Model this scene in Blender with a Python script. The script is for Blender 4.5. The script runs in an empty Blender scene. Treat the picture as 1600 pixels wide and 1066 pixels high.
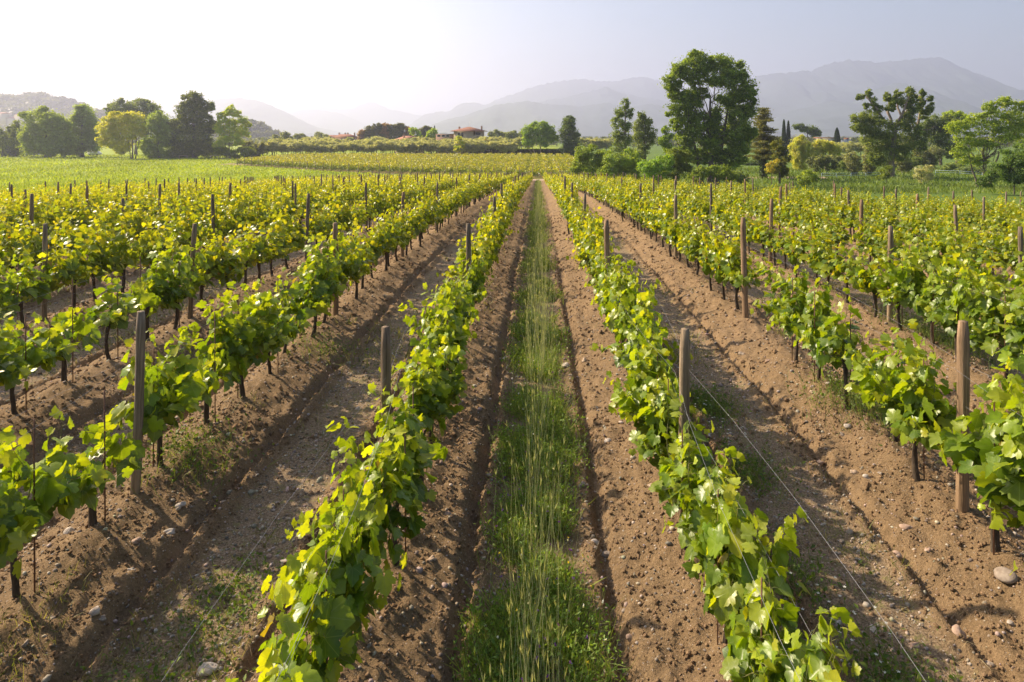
import bpy, math, random
import numpy as np
from mathutils import Vector

R = math.radians
SC = bpy.context.scene
COL = SC.collection
CAM_H = 3.7
F = 1067.0          # focal length in photograph pixels (24 mm on 36 mm)
CX, HY = 841.0, 212.0

# ------------------------------------------------------------------ camera
cd = bpy.data.cameras.new('camera')
cam = bpy.data.objects.new('camera', cd); COL.objects.link(cam)
cam.location = (0, 0, CAM_H); cam.rotation_euler = (R(90), 0, 0)
cd.lens = 24.0; cd.sensor_width = 36.0
cd.shift_x = -(CX - 800) / 1600.0
cd.shift_y = -(533 - HY) / 1600.0
cd.clip_start = 0.1; cd.clip_end = 40000
SC.camera = cam

# ------------------------------------------------------------------ world + sun
SUN_AZ, SUN_EL = -63.0, 36.0        # azimuth measured from the view direction, negative = left
w = bpy.data.worlds.new('World'); SC.world = w; w.use_nodes = True
nt = w.node_tree; nt.nodes.clear()
sky = nt.nodes.new('ShaderNodeTexSky'); sky.sky_type = 'NISHITA'; sky.sun_disc = False
sky.sun_elevation = R(SUN_EL); sky.sun_rotation = R(SUN_AZ)
sky.air_density = 1.2; sky.dust_density = 2.5; sky.ozone_density = 3.0
bg = nt.nodes.new('ShaderNodeBackground'); bg.inputs['Strength'].default_value = 0.075
wo = nt.nodes.new('ShaderNodeOutputWorld')
nt.links.new(sky.outputs[0], bg.inputs['Color']); nt.links.new(bg.outputs[0], wo.inputs['Surface'])

sd = bpy.data.lights.new('sun', 'SUN'); so = bpy.data.objects.new('sun', sd); COL.objects.link(so)
sd.energy = 5.0; sd.angle = R(1.0); sd.color = (1.0, 0.83, 0.60)
sdir = Vector((math.sin(R(SUN_AZ)) * math.cos(R(SUN_EL)), math.cos(R(SUN_AZ)) * math.cos(R(SUN_EL)), math.sin(R(SUN_EL))))
so.rotation_euler = sdir.to_track_quat('Z', 'Y').to_euler()
so.location = (-30, 10, 40)

SC.view_settings.view_transform = 'Standard'; SC.view_settings.look = 'None'
SC.view_settings.exposure = 1.12; SC.view_settings.gamma = 1.0
SC.cycles.use_denoising = True
SC.cycles.max_bounces = 8; SC.cycles.diffuse_bounces = 3; SC.cycles.transmission_bounces = 4
SC.cycles.volume_bounces = 2; SC.cycles.transparent_max_bounces = 6
SC.cycles.sample_clamp_indirect = 6.0

# ------------------------------------------------------------------ noise
_tab = np.random.RandomState(7).rand(256, 256)
def vnoise(x, y, s=0):
    x = np.asarray(x, float) + s * 17.31; y = np.asarray(y, float) + s * 9.77
    xi = np.floor(x).astype(np.int64); yi = np.floor(y).astype(np.int64)
    fx = x - xi; fy = y - yi
    fx = fx * fx * (3 - 2 * fx); fy = fy * fy * (3 - 2 * fy)
    a = _tab[xi & 255, yi & 255]; b = _tab[(xi + 1) & 255, yi & 255]
    c = _tab[xi & 255, (yi + 1) & 255]; d = _tab[(xi + 1) & 255, (yi + 1) & 255]
    return (a * (1 - fx) + b * fx) * (1 - fy) + (c * (1 - fx) + d * fx) * fy
def fbm(x, y, o=4, s=0):
    t = 0; a = 0.5; n = 0
    for k in range(o):
        t = t + a * (vnoise(x, y, s + k * 3) - 0.5); x = x * 2.03; y = y * 2.03; a *= 0.5
    return t

# ------------------------------------------------------------------ terrain
ROW = 2.65
PY = [-20, 0, 6, 12, 20, 28, 37, 50, 71, 90, 125, 140, 160, 240, 300, 20000]
PZ = [-.2, -.18, -.10, -.03, -.13, -.30, -.60, -1.12, -2.15, -3.0, -4.55, -4.9, -4.75, -4.4, -4.5, -4.5]
RX = [0, 5, 8, 12, 16, 20, 28, 36, 50, 90]
RE = [125, 125, 92, 65, 53, 46.5, 39, 33, 26, 20]
LEFT_EDGE = -36.2
def smooth(a, b, t):
    t = np.clip((t - a) / (b - a), 0, 1); return t * t * (3 - 2 * t)
def base_z(x, y):
    x = np.asarray(x, float); y = np.asarray(y, float)
    def prof(q): return np.interp(q, PY, PZ)
    z = (prof(y - 3) + prof(y) + prof(y + 3)) / 3
    z = z - 0.040 * np.clip(x - 5, 0, 30) * (1 - smooth(110, 150, y)) - 0.021 * np.clip(-x - 8, 0, 32) * smooth(14, 32, y) * (1 - smooth(100, 140, y))
    e = np.interp(x, RX, RE)
    over = smooth(1, 14, y - e) * (x > 3)
    z = z * (1 - over) + np.minimum(z, -4.55) * over
    z = z + 0.25 * fbm(x * 0.03, y * 0.03, 2, 5) * smooth(20, 80, y)
    return z
def in_vineyard(x, y):
    return smooth(-0.6, 0.3, x - (LEFT_EDGE - 1.2)) * (1 - smooth(0.5, 1.5, y - np.interp(x, RX, RE)))
def row_u(x):
    return (np.mod(x / ROW, 1.0) - 0.5) * ROW       # distance to nearest row (rows at +-1.325, ...)
def micro_z(x, y):
    u = row_u(x) + 0.10 * fbm(x * 0.15, y * 0.35, 2, 1)
    a = np.abs(u)
    fade = 1 - smooth(45, 110, y)
    ridge = 0.19 * np.exp(-(u / 0.38) ** 2)
    bed = 0.09 * (1 - smooth(0.78, 0.98, a))
    k = 0.72 + 0.08 * fbm(x * 0.2, y * 0.5, 2, 2)
    furrow = -0.12 * np.exp(-((a - k) / 0.075) ** 2) * (0.6 + 0.8 * vnoise(x * .3, y * .4, 8))
    z = (ridge + bed + furrow)
    tilled = 1 - smooth(0.85, 1.0, a)
    cl = fbm(x * 3.2, y * 2.6, 3, 11) * 0.11 + fbm(x * 9, y * 8, 3, 12) * 0.075
    cl2 = np.clip(vnoise(x * 11, y * 11, 14) - 0.55, 0, 1) * 0.06 + np.clip(vnoise(x * 22, y * 22, 15) - 0.6, 0, 1) * 0.045
    tread = 0.018 * np.sin(y * 2 * math.pi / 0.16 + 6 * fbm(x * 2, y, 2, 4)) * np.exp(-((x + 0.62) / 0.16) ** 2)
    z = z + (cl + cl2) * (0.35 + 0.75 * tilled) + tread
    return z * fade
def ground_z(x, y):
    iv = in_vineyard(x, y)
    rough = 0.12 * fbm(x * 0.8, y * 0.8, 3, 21) * (1 - smooth(60, 300, y))
    return base_z(x, y) + micro_z(x, y) * iv + rough * (1 - iv)
def gz(x, y): return float(ground_z(np.array([x]), np.array([y]))[0])
def bz(x, y): return float(base_z(np.array([x]), np.array([y]))[0])

def P(px, py, d):            # where a sight line of the photograph crosses depth d
    return Vector(((px - CX) / F * d, d, CAM_H - (py - HY) / F * d))

# ------------------------------------------------------------------ mesh building
class MB:
    def __init__(s): s.v = []; s.f = []; s.t = []; s.c = []; s.uv = []; s.n = 0; s.m = []
    def add(s, v, f, col=None, uv=None, mat=0):
        """v (N,3); f (M,k) array or list of such arrays; col (N,3)"""
        v = np.asarray(v, float).reshape(-1, 3)
        fs = f if isinstance(f, list) else [f]
        for q in fs:
            q = np.asarray(q, np.int64)
            if len(q) == 0: continue
            s.f.append((q + s.n).ravel()); s.t.append(np.full(len(q), q.shape[1])); s.m.append(np.full(len(q), mat))
        s.v.append(v); s.n += len(v)
        s.c.append(np.ones((len(v), 3)) if col is None else np.broadcast_to(np.asarray(col, float), (len(v), 3)))
        s.uv.append(np.zeros((len(v), 2)) if uv is None else uv)
    def mesh(s, name, mats, smooth_=False):
        me = bpy.data.meshes.new(name)
        v = np.concatenate(s.v); f = np.concatenate(s.f); t = np.concatenate(s.t)
        me.vertices.add(len(v)); me.vertices.foreach_set('co', v.ravel())
        me.loops.add(len(f)); me.loops.foreach_set('vertex_index', f.astype(np.int32))
        me.polygons.add(len(t)); st = np.concatenate([[0], np.cumsum(t)[:-1]])
        me.polygons.foreach_set('loop_start', st.astype(np.int32)); me.polygons.foreach_set('loop_total', t.astype(np.int32))
        if not isinstance(mats, (list, tuple)): mats = [mats]
        for m in mats: me.materials.append(m)
        if len(mats) > 1: me.polygons.foreach_set('material_index', np.concatenate(s.m).astype(np.int32))
        if smooth_: me.polygons.foreach_set('use_smooth', np.ones(len(t), bool))
        ca = me.attributes.new('tint', 'FLOAT_COLOR', 'POINT')
        c = np.concatenate(s.c); ca.data.foreach_set('color', np.hstack([c, np.ones((len(c), 1))]).ravel())
        uvv = np.concatenate(s.uv)
        if uvv.any():
            ul = me.uv_layers.new(name='leaf'); ul.data.foreach_set('uv', uvv[f].ravel())
        me.update(calc_edges=True); me.validate(verbose=False)
        return me
    def obj(s, name, mats, parent=None, smooth_=False, loc=None):
        o = bpy.data.objects.new(name, s.mesh(name, mats, smooth_)); COL.objects.link(o)
        if parent is not None: o.parent = parent
        if loc is not None: o.location = loc
        return o
def tag(o, label=None, cat=None, group=None, kind=None):
    if label: o['label'] = label
    if cat: o['category'] = cat
    if group: o['group'] = group
    if kind: o['kind'] = kind
    return o
def empty(name, loc, label, cat, group=None, rz=0, scale=None):
    o = bpy.data.objects.new(name, None); COL.objects.link(o); o.location = loc; o.rotation_euler = (0, 0, rz)
    o.empty_display_size = 0.2
    if scale: o.scale = scale
    return tag(o, label, cat, group)
def put(name, me, parent=None, loc=None):
    o = bpy.data.objects.new(name, me); COL.objects.link(o)
    if parent is not None: o.parent = parent
    if loc is not None: o.location = loc
    return o
def copy_tree(root, loc, rz, label, group=None, scale=None):
    c = root.copy(); COL.objects.link(c); c.location = loc; c.rotation_euler = (0, 0, rz)
    c['label'] = label
    if group: c['group'] = group
    if scale: c.scale = scale
    for ch in root.children:
        k = ch.copy(); COL.objects.link(k); k.parent = c
        for g in ch.children:
            q = g.copy(); COL.objects.link(q); q.parent = k
    return c

def norm(a): return a / np.maximum(np.linalg.norm(a, axis=-1, keepdims=True), 1e-9)
def stamp(mb, tv, tf, pos, tip, nrm, size, tint, uv=None, mat=0):
    """copies of a small template (x across, y to the tip, z normal) at many places"""
    N = len(pos); n = len(tv)
    Y = norm(tip); Z = norm(nrm - np.sum(nrm * Y, 1, keepdims=True) * Y); X = np.cross(Y, Z)
    size = np.asarray(size, float)
    if size.ndim == 1: size = np.repeat(size[:, None], 3, 1)
    t = tv[None] * size[:, None, :]
    v = pos[:, None] + t[..., 0:1] * X[:, None] + t[..., 1:2] * Y[:, None] + t[..., 2:3] * Z[:, None]
    f = (tf[None] + (np.arange(N) * n)[:, None, None]).reshape(-1, tf.shape[1])
    c = np.repeat(tint, n, 0)
    u = None if uv is None else np.tile(uv, (N, 1))
    mb.add(v.reshape(-1, 3), f, c, u, mat)
def tube(mb, pts, rad, sides=8, col=None, cap=True, rough=0.0, rs=None, mat=0):
    pts = np.asarray(pts, float); n = len(pts); rad = np.broadcast_to(np.asarray(rad, float), (n,))
    d = np.gradient(pts, axis=0); d = norm(d)
    ref = np.array([0.0, 0, 1.0]) if abs(d[:, 2]).mean() < 0.8 else np.array([0.0, 1, 0])
    a = norm(np.cross(d, ref)); b = np.cross(d, a)
    th = np.arange(sides) / sides * 2 * math.pi
    r = rad[:, None] * np.ones((n, sides))
    if rough and rs is not None: r = r * (1 + rough * (rs.rand(n, sides) - 0.5))
    v = pts[:, None] + r[..., None] * (np.cos(th)[None, :, None] * a[:, None] + np.sin(th)[None, :, None] * b[:, None])
    v = v.reshape(-1, 3)
    i = np.arange(n - 1)[:, None] * sides; j = np.arange(sides)[None]; k = (j + 1) % sides
    q = np.stack([i + j, i + k, i + sides + k, i + sides + j], -1).reshape(-1, 4)
    fs = [q[:, ::-1]]
    if cap:
        v = np.vstack([v, pts[0:1], pts[-1:]]); c0 = n * sides; jj = np.arange(sides); kk = (jj + 1) % sides
        fs.append(np.stack([np.full(sides, c0), kk, jj], -1)[:, ::-1])
        fs.append(np.stack([np.full(sides, c0 + 1), (n - 1) * sides + jj, (n - 1) * sides + kk], -1)[:, ::-1])
    mb.add(v, fs, col, mat=mat)
def box(mb, lo, hi, col=None, mat=0):
    x0, y0, z0 = lo; x1, y1, z1 = hi
    v = [(x0, y0, z0), (x1, y0, z0), (x1, y1, z0), (x0, y1, z0), (x0, y0, z1), (x1, y0, z1), (x1, y1, z1), (x0, y1, z1)]
    mb.add(v, np.array([(0, 3, 2, 1), (4, 5, 6, 7), (0, 1, 5, 4), (1, 2, 6, 5), (2, 3, 7, 6), (3, 0, 4, 7)]), col, mat=mat)

# ------------------------------------------------------------------ materials
def new_mat(name):
    m = bpy.data.materials.new(name); m.use_nodes = True
    t = m.node_tree; t.nodes.clear()
    out = t.nodes.new('ShaderNodeOutputMaterial')
    return m, t, out
class G:
    """small helper for node graphs"""
    def __init__(s, t): s.t = t
    def n(s, typ, **k):
        nd = s.t.nodes.new(typ)
        for a, b in k.items():
            if a == 'inp':
                for i, v in b.items():
                    if isinstance(v, bpy.types.NodeSocket): s.t.links.new(v, nd.inputs[i])
                    else: nd.inputs[i].default_value = v
            else: setattr(nd, a, b)
        return nd
    def math(s, op, a, b=0.0, c=0.0): return s.n('ShaderNodeMath', operation=op, inp={0: a, 1: b, 2: c}).outputs[0]
    def ramp(s, fac, stops):
        r = s.n('ShaderNodeValToRGB', inp={0: fac}); e = r.color_ramp.elements
        e[0].position, e[0].color = stops[0][0], tuple(stops[0][1]) + (1,)
        e[1].position, e[1].color = stops[-1][0], tuple(stops[-1][1]) + (1,)
        for p, c in stops[1:-1]:
            q = e.new(p); q.color = tuple(c) + (1,)
        return r.outputs[0]
    def mix(s, f, a, b, mode='MIX'):
        m = s.n('ShaderNodeMix', data_type='RGBA', blend_type=mode)
        for i, v in ((0, f), (6, a), (7, b)):
            if isinstance(v, bpy.types.NodeSocket): s.t.links.new(v, m.inputs[i])
            elif i == 0: m.inputs[i].default_value = v
            else: m.inputs[i].default_value = tuple(v) + (1,) if len(v) == 3 else v
        return m.outputs[2]
    def noise(s, scale, detail=4, rough=0.6, vec=None):
        n = s.n('ShaderNodeTexNoise', inp={'Scale': scale, 'Detail': detail, 'Roughness': rough})
        if vec is not None: s.t.links.new(vec, n.inputs['Vector'])
        return n.outputs[0]
    def voro(s, scale, vec=None, out=0, feature='F1'):
        n = s.n('ShaderNodeTexVoronoi', inp={'Scale': scale}, feature=feature)
        if vec is not None: s.t.links.new(vec, n.inputs['Vector'])
        return n.outputs[out]

def leaf_mat(name, trans=0.42, rough=0.5, tcol=(1.25, 1.15, 0.35), spec=0.4, veins=False, noise_scale=30.0):
    m, t, out = new_mat(name); g = G(t)
    c = g.n('ShaderNodeAttribute', attribute_name='tint').outputs['Color']
    tc = g.n('ShaderNodeTexCoord').outputs['Object']
    nz = g.noise(noise_scale, 2, 0.5, tc)
    c = g.mix(1.0, c, g.ramp(nz, [(0.3, (.82, .85, .8)), (0.7, (1.12, 1.1, 1.05))]), 'MULTIPLY')
    if veins:
        uv = g.n('ShaderNodeUVMap', uv_map='leaf').outputs[0]
        sx = g.n('ShaderNodeSeparateXYZ', inp={0: uv})
        ax = g.math('ABSOLUTE', sx.outputs[0]); y = g.math('SUBTRACT', sx.outputs[1], 0.02)
        an = g.math('ARCTAN2', ax, y)
        rr = g.math('SQRT', g.math('ADD', g.math('MULTIPLY', ax, ax), g.math('MULTIPLY', y, y)))
        d = g.math('MINIMUM', an, g.math('ABSOLUTE', g.math('SUBTRACT', an, 0.82)))
        d = g.math('MINIMUM', d, g.math('ABSOLUTE', g.math('SUBTRACT', an, 1.75)))
        d = g.math('MULTIPLY', d, rr)
        v = g.math('SUBTRACT', 1.0, g.math('DIVIDE', d, 0.022)); v = g.math('MAXIMUM', v, 0.0)
        c = g.mix(g.math('MULTIPLY', v, 0.6), c, (0.30, 0.36, 0.10))
    b = g.n('ShaderNodeBsdfPrincipled', inp={'Base Color': c, 'Roughness': rough, 'Specular IOR Level': spec})
    if veins:
        bp = g.n('ShaderNodeBump', inp={'Strength': 0.5, 'Distance': 0.01, 'Height': nz}); t.links.new(bp.outputs[0], b.inputs['Normal'])
    tr = g.n('ShaderNodeBsdfTranslucent', inp={'Color': g.mix(1.0, c, tcol, 'MULTIPLY')})
    mx = g.n('ShaderNodeMixShader', inp={0: trans, 1: b.outputs[0], 2: tr.outputs[0]})
    t.links.new(mx.outputs[0], out.inputs[0]); return m

def plain_mat(name, c1, c2, scale=8.0, rough=0.85, bump=0.3, stretch=(1, 1, 1), spec=0.3, metallic=0.0, tint=False, dist=0.02):
    m, t, out = new_mat(name); g = G(t)
    tc = g.n('ShaderNodeTexCoord').outputs['Object']
    mp = g.n('ShaderNodeMapping', inp={0: tc}); mp.inputs['Scale'].default_value = stretch
    nz = g.noise(scale, 5, 0.65, mp.outputs[0])
    c = g.ramp(nz, [(0.3, c1), (0.7, c2)])
    if tint: c = g.mix(1.0, c, g.n('ShaderNodeAttribute', attribute_name='tint').outputs['Color'], 'MULTIPLY')
    b = g.n('ShaderNodeBsdfPrincipled', inp={'Base Color': c, 'Roughness': rough, 'Specular IOR Level': spec, 'Metallic': metallic})
    bp = g.n('ShaderNodeBump', inp={'Strength': bump, 'Distance': dist, 'Height': nz}); t.links.new(bp.outputs[0], b.inputs['Normal'])
    t.links.new(b.outputs[0], out.inputs[0]); return m

M_VINE = leaf_mat('vine_leaf', 0.50, 0.36, tcol=(1.35, 1.27, .2), veins=True, spec=0.5, noise_scale=14)
M_VINEF = leaf_mat('vine_leaf_far', 0.53, 0.34, tcol=(1.65, 1.3, .2), spec=0.5)
M_TREE = leaf_mat('tree_leaf', 0.52, 0.5, tcol=(1.45, 1.3, 0.4), noise_scale=0.8)
M_GRASS = leaf_mat('grass_blade', 0.42, 0.55, tcol=(1.25, 1.2, 0.4), noise_scale=3)
M_BARK = plain_mat('vine_bark', (.035, .024, .017), (.10, .075, .052), 30, .95, 1.0, (1, 1, .25))
M_TBARK = plain_mat('tree_bark', (.07, .055, .042), (.19, .15, .12), 3, .95, .8, (1, 1, .3), dist=.1)
M_PBARK = plain_mat('pale_bark', (.16, .12, .09), (.36, .28, .22), 2.5, .95, .8, (1, 1, .3), dist=.1)
M_SHOOT = plain_mat('green_shoot', (.13, .17, .04), (.24, .20, .08), 20, .6, .1)
M_POST = plain_mat('weathered_post', (.08, .057, .036), (.36, .275, .19), 11, .9, .9, (3, 3, .12), tint=True)
M_WIRE = plain_mat('galvanised_wire', (.22, .22, .23), (.36, .36, .38), 50, .5, .1, metallic=.6)
M_STAKE = plain_mat('rusty_stake', (.10, .05, .03), (.2, .10, .06), 40, .8, .3)
M_STONE = plain_mat('field_stone', (.24, .20, .17), (.48, .44, .40), 18, .85, .4, tint=True)
M_RAIL = plain_mat('blue_grey_railing', (.30, .42, .48), (.42, .54, .60), 6, .5, .1)
M_WOOD = plain_mat('pale_wood', (.30, .22, .15), (.45, .36, .27), 5, .85, .3)

# ground
def ground_mat():
    m, t, out = new_mat('ground'); g = G(t)
    at = g.n('ShaderNodeAttribute', attribute_name='tint')
    sp = g.n('ShaderNodeSeparateColor', inp={0: at.outputs['Color']})
    mid, meadow, path = sp.outputs[0], sp.outputs[1], sp.outputs[2]
    geo = g.n('ShaderNodeNewGeometry').outputs['Position']
    n1 = g.noise(1.3, 6, .65, geo); n2 = g.noise(9, 6, .7, geo); n3 = g.noise(45, 5, .7, geo); n4 = g.noise(0.05, 5, .6, geo); n5 = g.noise(130, 3, .7, geo)
    soil = g.mix(g.ramp(g.math('ADD', g.math('MULTIPLY', n2, .5), g.math('MULTIPLY', n3, .5)), [(.36, (0, 0, 0)), (.64, (1, 1, 1))]), (.125, .080, .044), (.38, .255, .14))
    soil = g.mix(1.0, soil, g.ramp(n5, [(.35, (.6, .58, .55)), (.62, (1.15, 1.13, 1.1))]), 'MULTIPLY')
    soil = g.mix(g.math('MULTIPLY', n1, .5), soil, (.41, .29, .165))
    # small pale stones in the soil
    vo = g.n('ShaderNodeTexVoronoi', inp={'Scale': 38.0, 'Vector': geo}); vd = vo.outputs[0]
    sel = g.n('ShaderNodeSeparateColor', inp={0: vo.outputs[1]}).outputs[0]
    peb = g.math('MULTIPLY', g.math('LESS_THAN', vd, .30), g.math('GREATER_THAN', sel, .90))
    vo2 = g.n('ShaderNodeTexVoronoi', inp={'Scale': 75.0, 'Vector': geo}); vd2 = vo2.outputs[0]
    sel2 = g.n('ShaderNodeSeparateColor', inp={0: vo2.outputs[1]}).outputs[0]
    peb2 = g.math('MULTIPLY', g.math('LESS_THAN', vd2, .30), g.math('GREATER_THAN', sel2, .93))
    pb = g.math('MAXIMUM', peb, peb2)
    soil = g.mix(pb, soil, g.mix(sel2, (.28, .20, .14), (.50, .41, .33)))
    # middle strips: paler, crusted, gravelly, straw litter
    gr = g.mix(g.ramp(n3, [(.38, (0, 0, 0)), (.62, (1, 1, 1))]), (.20, .14, .085), (.46, .34, .225))
    gr = g.mix(1.0, gr, g.ramp(n5, [(.35, (.6, .6, .58)), (.62, (1.2, 1.18, 1.15))]), 'MULTIPLY')
    gr = g.mix(g.math('GREATER_THAN', n2, .56), gr, g.mix(n3, (.20, .17, .075), (.32, .27, .13)))
    gr = g.mix(pb, gr, (.52, .44, .36))
    c = g.mix(mid, soil, gr)
    gm = g.mix(n4, (.19, .27, .012), (.35, .39, .022))
    gm = g.mix(g.math('MULTIPLY', n1, .35), gm, (.12, .19, .02))
    sx = g.n('ShaderNodeSeparateXYZ', inp={0: geo}); gm = g.mix(g.n('ShaderNodeMapRange', inp={0: sx.outputs[0], 1: 9.0, 2: 24.0}).outputs[0], gm, g.mix(n4, (.07, .125, .018), (.13, .19, .03)))
    c = g.mix(meadow, c, gm)
    c = g.mix(path, c, g.mix(n2, (.36, .25, .18), (.5, .38, .28)))
    h = g.math('ADD', g.math('MULTIPLY', n2, .6), g.math('MULTIPLY', n3, .5))
    h = g.math('ADD', h, g.math('MULTIPLY', pb, .25)); h = g.math('ADD', h, g.math('MULTIPLY', n5, .22))
    bp = g.n('ShaderNodeBump', inp={'Strength': 1.0, 'Distance': .06, 'Height': h})
    b = g.n('ShaderNodeBsdfPrincipled', inp={'Base Color': c, 'Roughness': .95, 'Specular IOR Level': .15, 'Normal': bp.outputs[0]})
    t.links.new(b.outputs[0], out.inputs[0]); return m
M_GROUND = ground_mat()

def build_ground():
    ys = [-3.0]
    while ys[-1] < 16000:
        y = ys[-1]; e = y + 4.5
        k = .0055 if y < 40 else (.012 if y < 300 else .06)
        ys.append(y + k * e)
    ys = np.array(ys)
    us = np.concatenate([np.linspace(-1.3, -.95, 60, endpoint=False), np.linspace(-.95, .95, 860), np.linspace(.95, 1.3, 61)[1:]])
    X = us[None] * (ys[:, None] + 4.5) ; Y = np.repeat(ys[:, None], len(us), 1)
    Z = ground_z(X, Y)
    iv = in_vineyard(X, Y); a = np.abs(row_u(X))
    mid = smooth(.86, 1.02, a + .25 * fbm(X * 1.3, Y * 1.3, 3, 31)) * iv
    strip = (np.abs(X) < 1)            # grassed centre strip keeps brown soil below the sward
    mid = np.where(strip, mid * .5, mid)
    green2 = smooth(38, 120, Y) * .55 * smooth(.8, 1.1, a) * iv
    meadow = (1 - iv) * np.clip(1 - smooth(125, 127, Y) * (1 - smooth(132, 134, Y)) * (X > -38) * (X < 10), 0, 1)
    second = smooth(0, 3, Y - second_front(X)) * (1 - smooth(241, 244, Y)) * (X > -92) * (X < 12)
    meadow = meadow * (1 - second * .75)
    meadow = np.clip(meadow + green2, 0, 1)
    path = smooth(125.5, 126.5, Y) * (1 - smooth(131, 132.5, Y)) * (X > -38) * (X < 12)
    path = np.maximum(path, (smooth(140, 141, Y) * (1 - smooth(143, 144, Y)) * (X > 38) * (X < 60)))
    nv = X.size; nr, nc = X.shape
    v = np.stack([X, Y, Z], -1).reshape(-1, 3)
    i = np.arange(nr - 1)[:, None] * nc + np.arange(nc - 1)[None]
    q = np.stack([i, i + 1, i + nc + 1, i + nc], -1).reshape(-1, 4)
    mb = MB(); mb.add(v, q, np.stack([mid, meadow, path], -1).reshape(-1, 3))
    o = mb.obj('ground', M_GROUND, smooth_=True); tag(o, kind='structure')
def second_front(x):          # near edge of the vineyard block beyond the cross path
    return np.interp(x, [-90, -77, -44, 1, 20], [192, 184, 156, 133, 131])
build_ground()

# ------------------------------------------------------------------ vine leaves
half = [(.03, .04), (.09, -.12), (.20, -.22), (.29, -.17), (.40, -.19), (.44, -.08), (.55, -.02), (.51, .08), (.47, .15),
        (.55, .20), (.62, .30), (.70, .40), (.61, .47), (.60, .58), (.49, .56), (.39, .54), (.38, .66), (.36, .77), (.25, .83), (.15, .93)]
outl = half + [(0, 1.04)] + [(-x, y) for x, y in reversed(half)]
outl = np.array(outl)
def leaf_template(o, fold, droop):
    c = np.array([[0, .22]]); p = np.vstack([c, o])
    z = fold * np.abs(p[:, 0]) - droop * (p[:, 1] ** 2) - .25 * droop * p[:, 0] ** 2 * 4
    z = z + .03 * np.sin(9 * p[:, 0] + 5 * p[:, 1])
    v = np.column_stack([p, z]); n = len(o)
    f = np.array([(0, 1 + (k + 1) % n, 1 + k) for k in range(n)])
    return v, f, p.copy()
LT = [leaf_template(outl, fo, dr) for fo, dr in ((.38, .20), (-.2, .3), (.12, .42), (.5, .10))]
midl = np.array([(.05, -.05), (.35, -.22), (.52, .05), (.46, .17), (.66, .42), (.42, .55), (.30, .80), (0, 1.02), (-.30, .80), (-.42, .55), (-.66, .42), (-.46, .17), (-.52, .05), (-.35, -.22)])
LM = [leaf_template(midl, fo, dr) for fo, dr in ((.25, .2), (-.15, .3))]
farv = np.array([(0, -.1, 0), (.5, .35, .06), (0, 1., -.2), (-.5, .35, .06)]); farf = np.array([(0, 1, 2), (0, 2, 3)])

def vine_leaf_tint(rs, t):
    """t 0 old leaf ... 1 young tip leaf: young ones are paler and yellower"""
    n = len(t)
    old = np.array([.10, .17, .014]); mid_ = np.array([.215, .31, .016]); yng = np.array([.42, .46, .035])
    t = np.clip(t + rs.normal(0, .16, n), 0, 1)[:, None]
    c = np.where(t < .5, old + (mid_ - old) * t * 2, mid_ + (yng - mid_) * (t - .5) * 2)
    c = c * (1 + rs.normal(0, .10, (n, 1))) * (1 + rs.normal(0, .04, (n, 3)))
    rusty = rs.rand(n) < .004; c[rusty] = (.34, .24, .05)
    return np.clip(c, .02, .6)

def vine_arrays(seed, detail, nsh=(11, 15), hgt=1.0, width=1.0):
    """shoots of one vine -> leaf positions and frames; the cordon lies along y"""
    rs = np.random.RandomState(seed)
    L = dict(p=[], tip=[], n=[], s=[], t=[]); shoots = []; pets = []
    ns = rs.randint(nsh[0], nsh[1] + 1)
    for k in range(ns):
        y0 = rs.uniform(-.5, .5); x0 = rs.normal(0, .035)
        z0 = .50 + rs.uniform(-.08, .1)
        ln = rs.uniform(.55, 1.0) * hgt * (1.15 if rs.rand() < .15 else 1)
        lean = rs.normal(0, .17) * width; ly = rs.normal(0, .22)
        low = rs.rand() < .36
        if low: ln *= .55; lean = rs.choice([-1, 1]) * rs.uniform(.5, .95) * width
        m = max(6, int(ln / .040)); s = np.linspace(0, 1, m)
        px = x0 + lean * ln * (s ** 1.3) + .03 * np.sin(s * 7 + rs.rand() * 6)
        py_ = y0 + ly * ln * s + .03 * np.sin(s * 6 + rs.rand() * 6)
        pz = z0 + ln * (s - (.35 if not low else .75) * abs(lean) * s ** 2)
        pts = np.stack([px, py_, pz], 1); shoots.append((pts, .0045 * (1.15 - s)))
        for j in range(1, m):
            if rs.rand() < .06: continue
            side = 1 if j % 2 else -1
            o = np.array([side * rs.uniform(.4, 1.0) * .8, rs.normal(0, .65), rs.uniform(-.1, .5)])
            o = o / np.linalg.norm(o)
            pl = rs.uniform(.05, .12) * (1.15 - .6 * s[j])
            if s[j] < .5 and rs.rand() < .5: pl *= 1.6
            a = pts[j]; b = a + o * pl
            pets.append((a, b))
            out = np.array([np.sign(o[0]) * .8, .25 * rs.normal(), 0])
            nr = out * rs.uniform(.1, 1.0) + np.array([0, 0, rs.uniform(.3, 1.0)]) + rs.normal(0, .33, 3)
            tp = out * .55 + np.array([0, o[1] * .7, -rs.uniform(.1, 1.0)]) + rs.normal(0, .3, 3)
            if s[j] > .85: tp = tp + np.array([0, 0, .9]); nr = nr + out * .8
            sz = (rs.uniform(.075, .185)) * (1.0 - .55 * s[j] ** 2.2)
            L['p'].append(b); L['tip'].append(tp); L['n'].append(nr); L['s'].append(sz); L['t'].append(.15 + .75 * s[j] ** 1.4)
            if rs.rand() < .45 and s[j] < .8:      # side-shoot leaf
                L['p'].append(b + rs.normal(0, .05, 3)); L['tip'].append(tp + rs.normal(0, .5, 3)); L['n'].append(nr + rs.normal(0, .5, 3))
                L['s'].append(sz * .7); L['t'].append(.75)
    for k in L: L[k] = np.array(L[k])
    L['tint'] = vine_leaf_tint(rs, L['t'])
    return L, shoots, pets, rs

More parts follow.
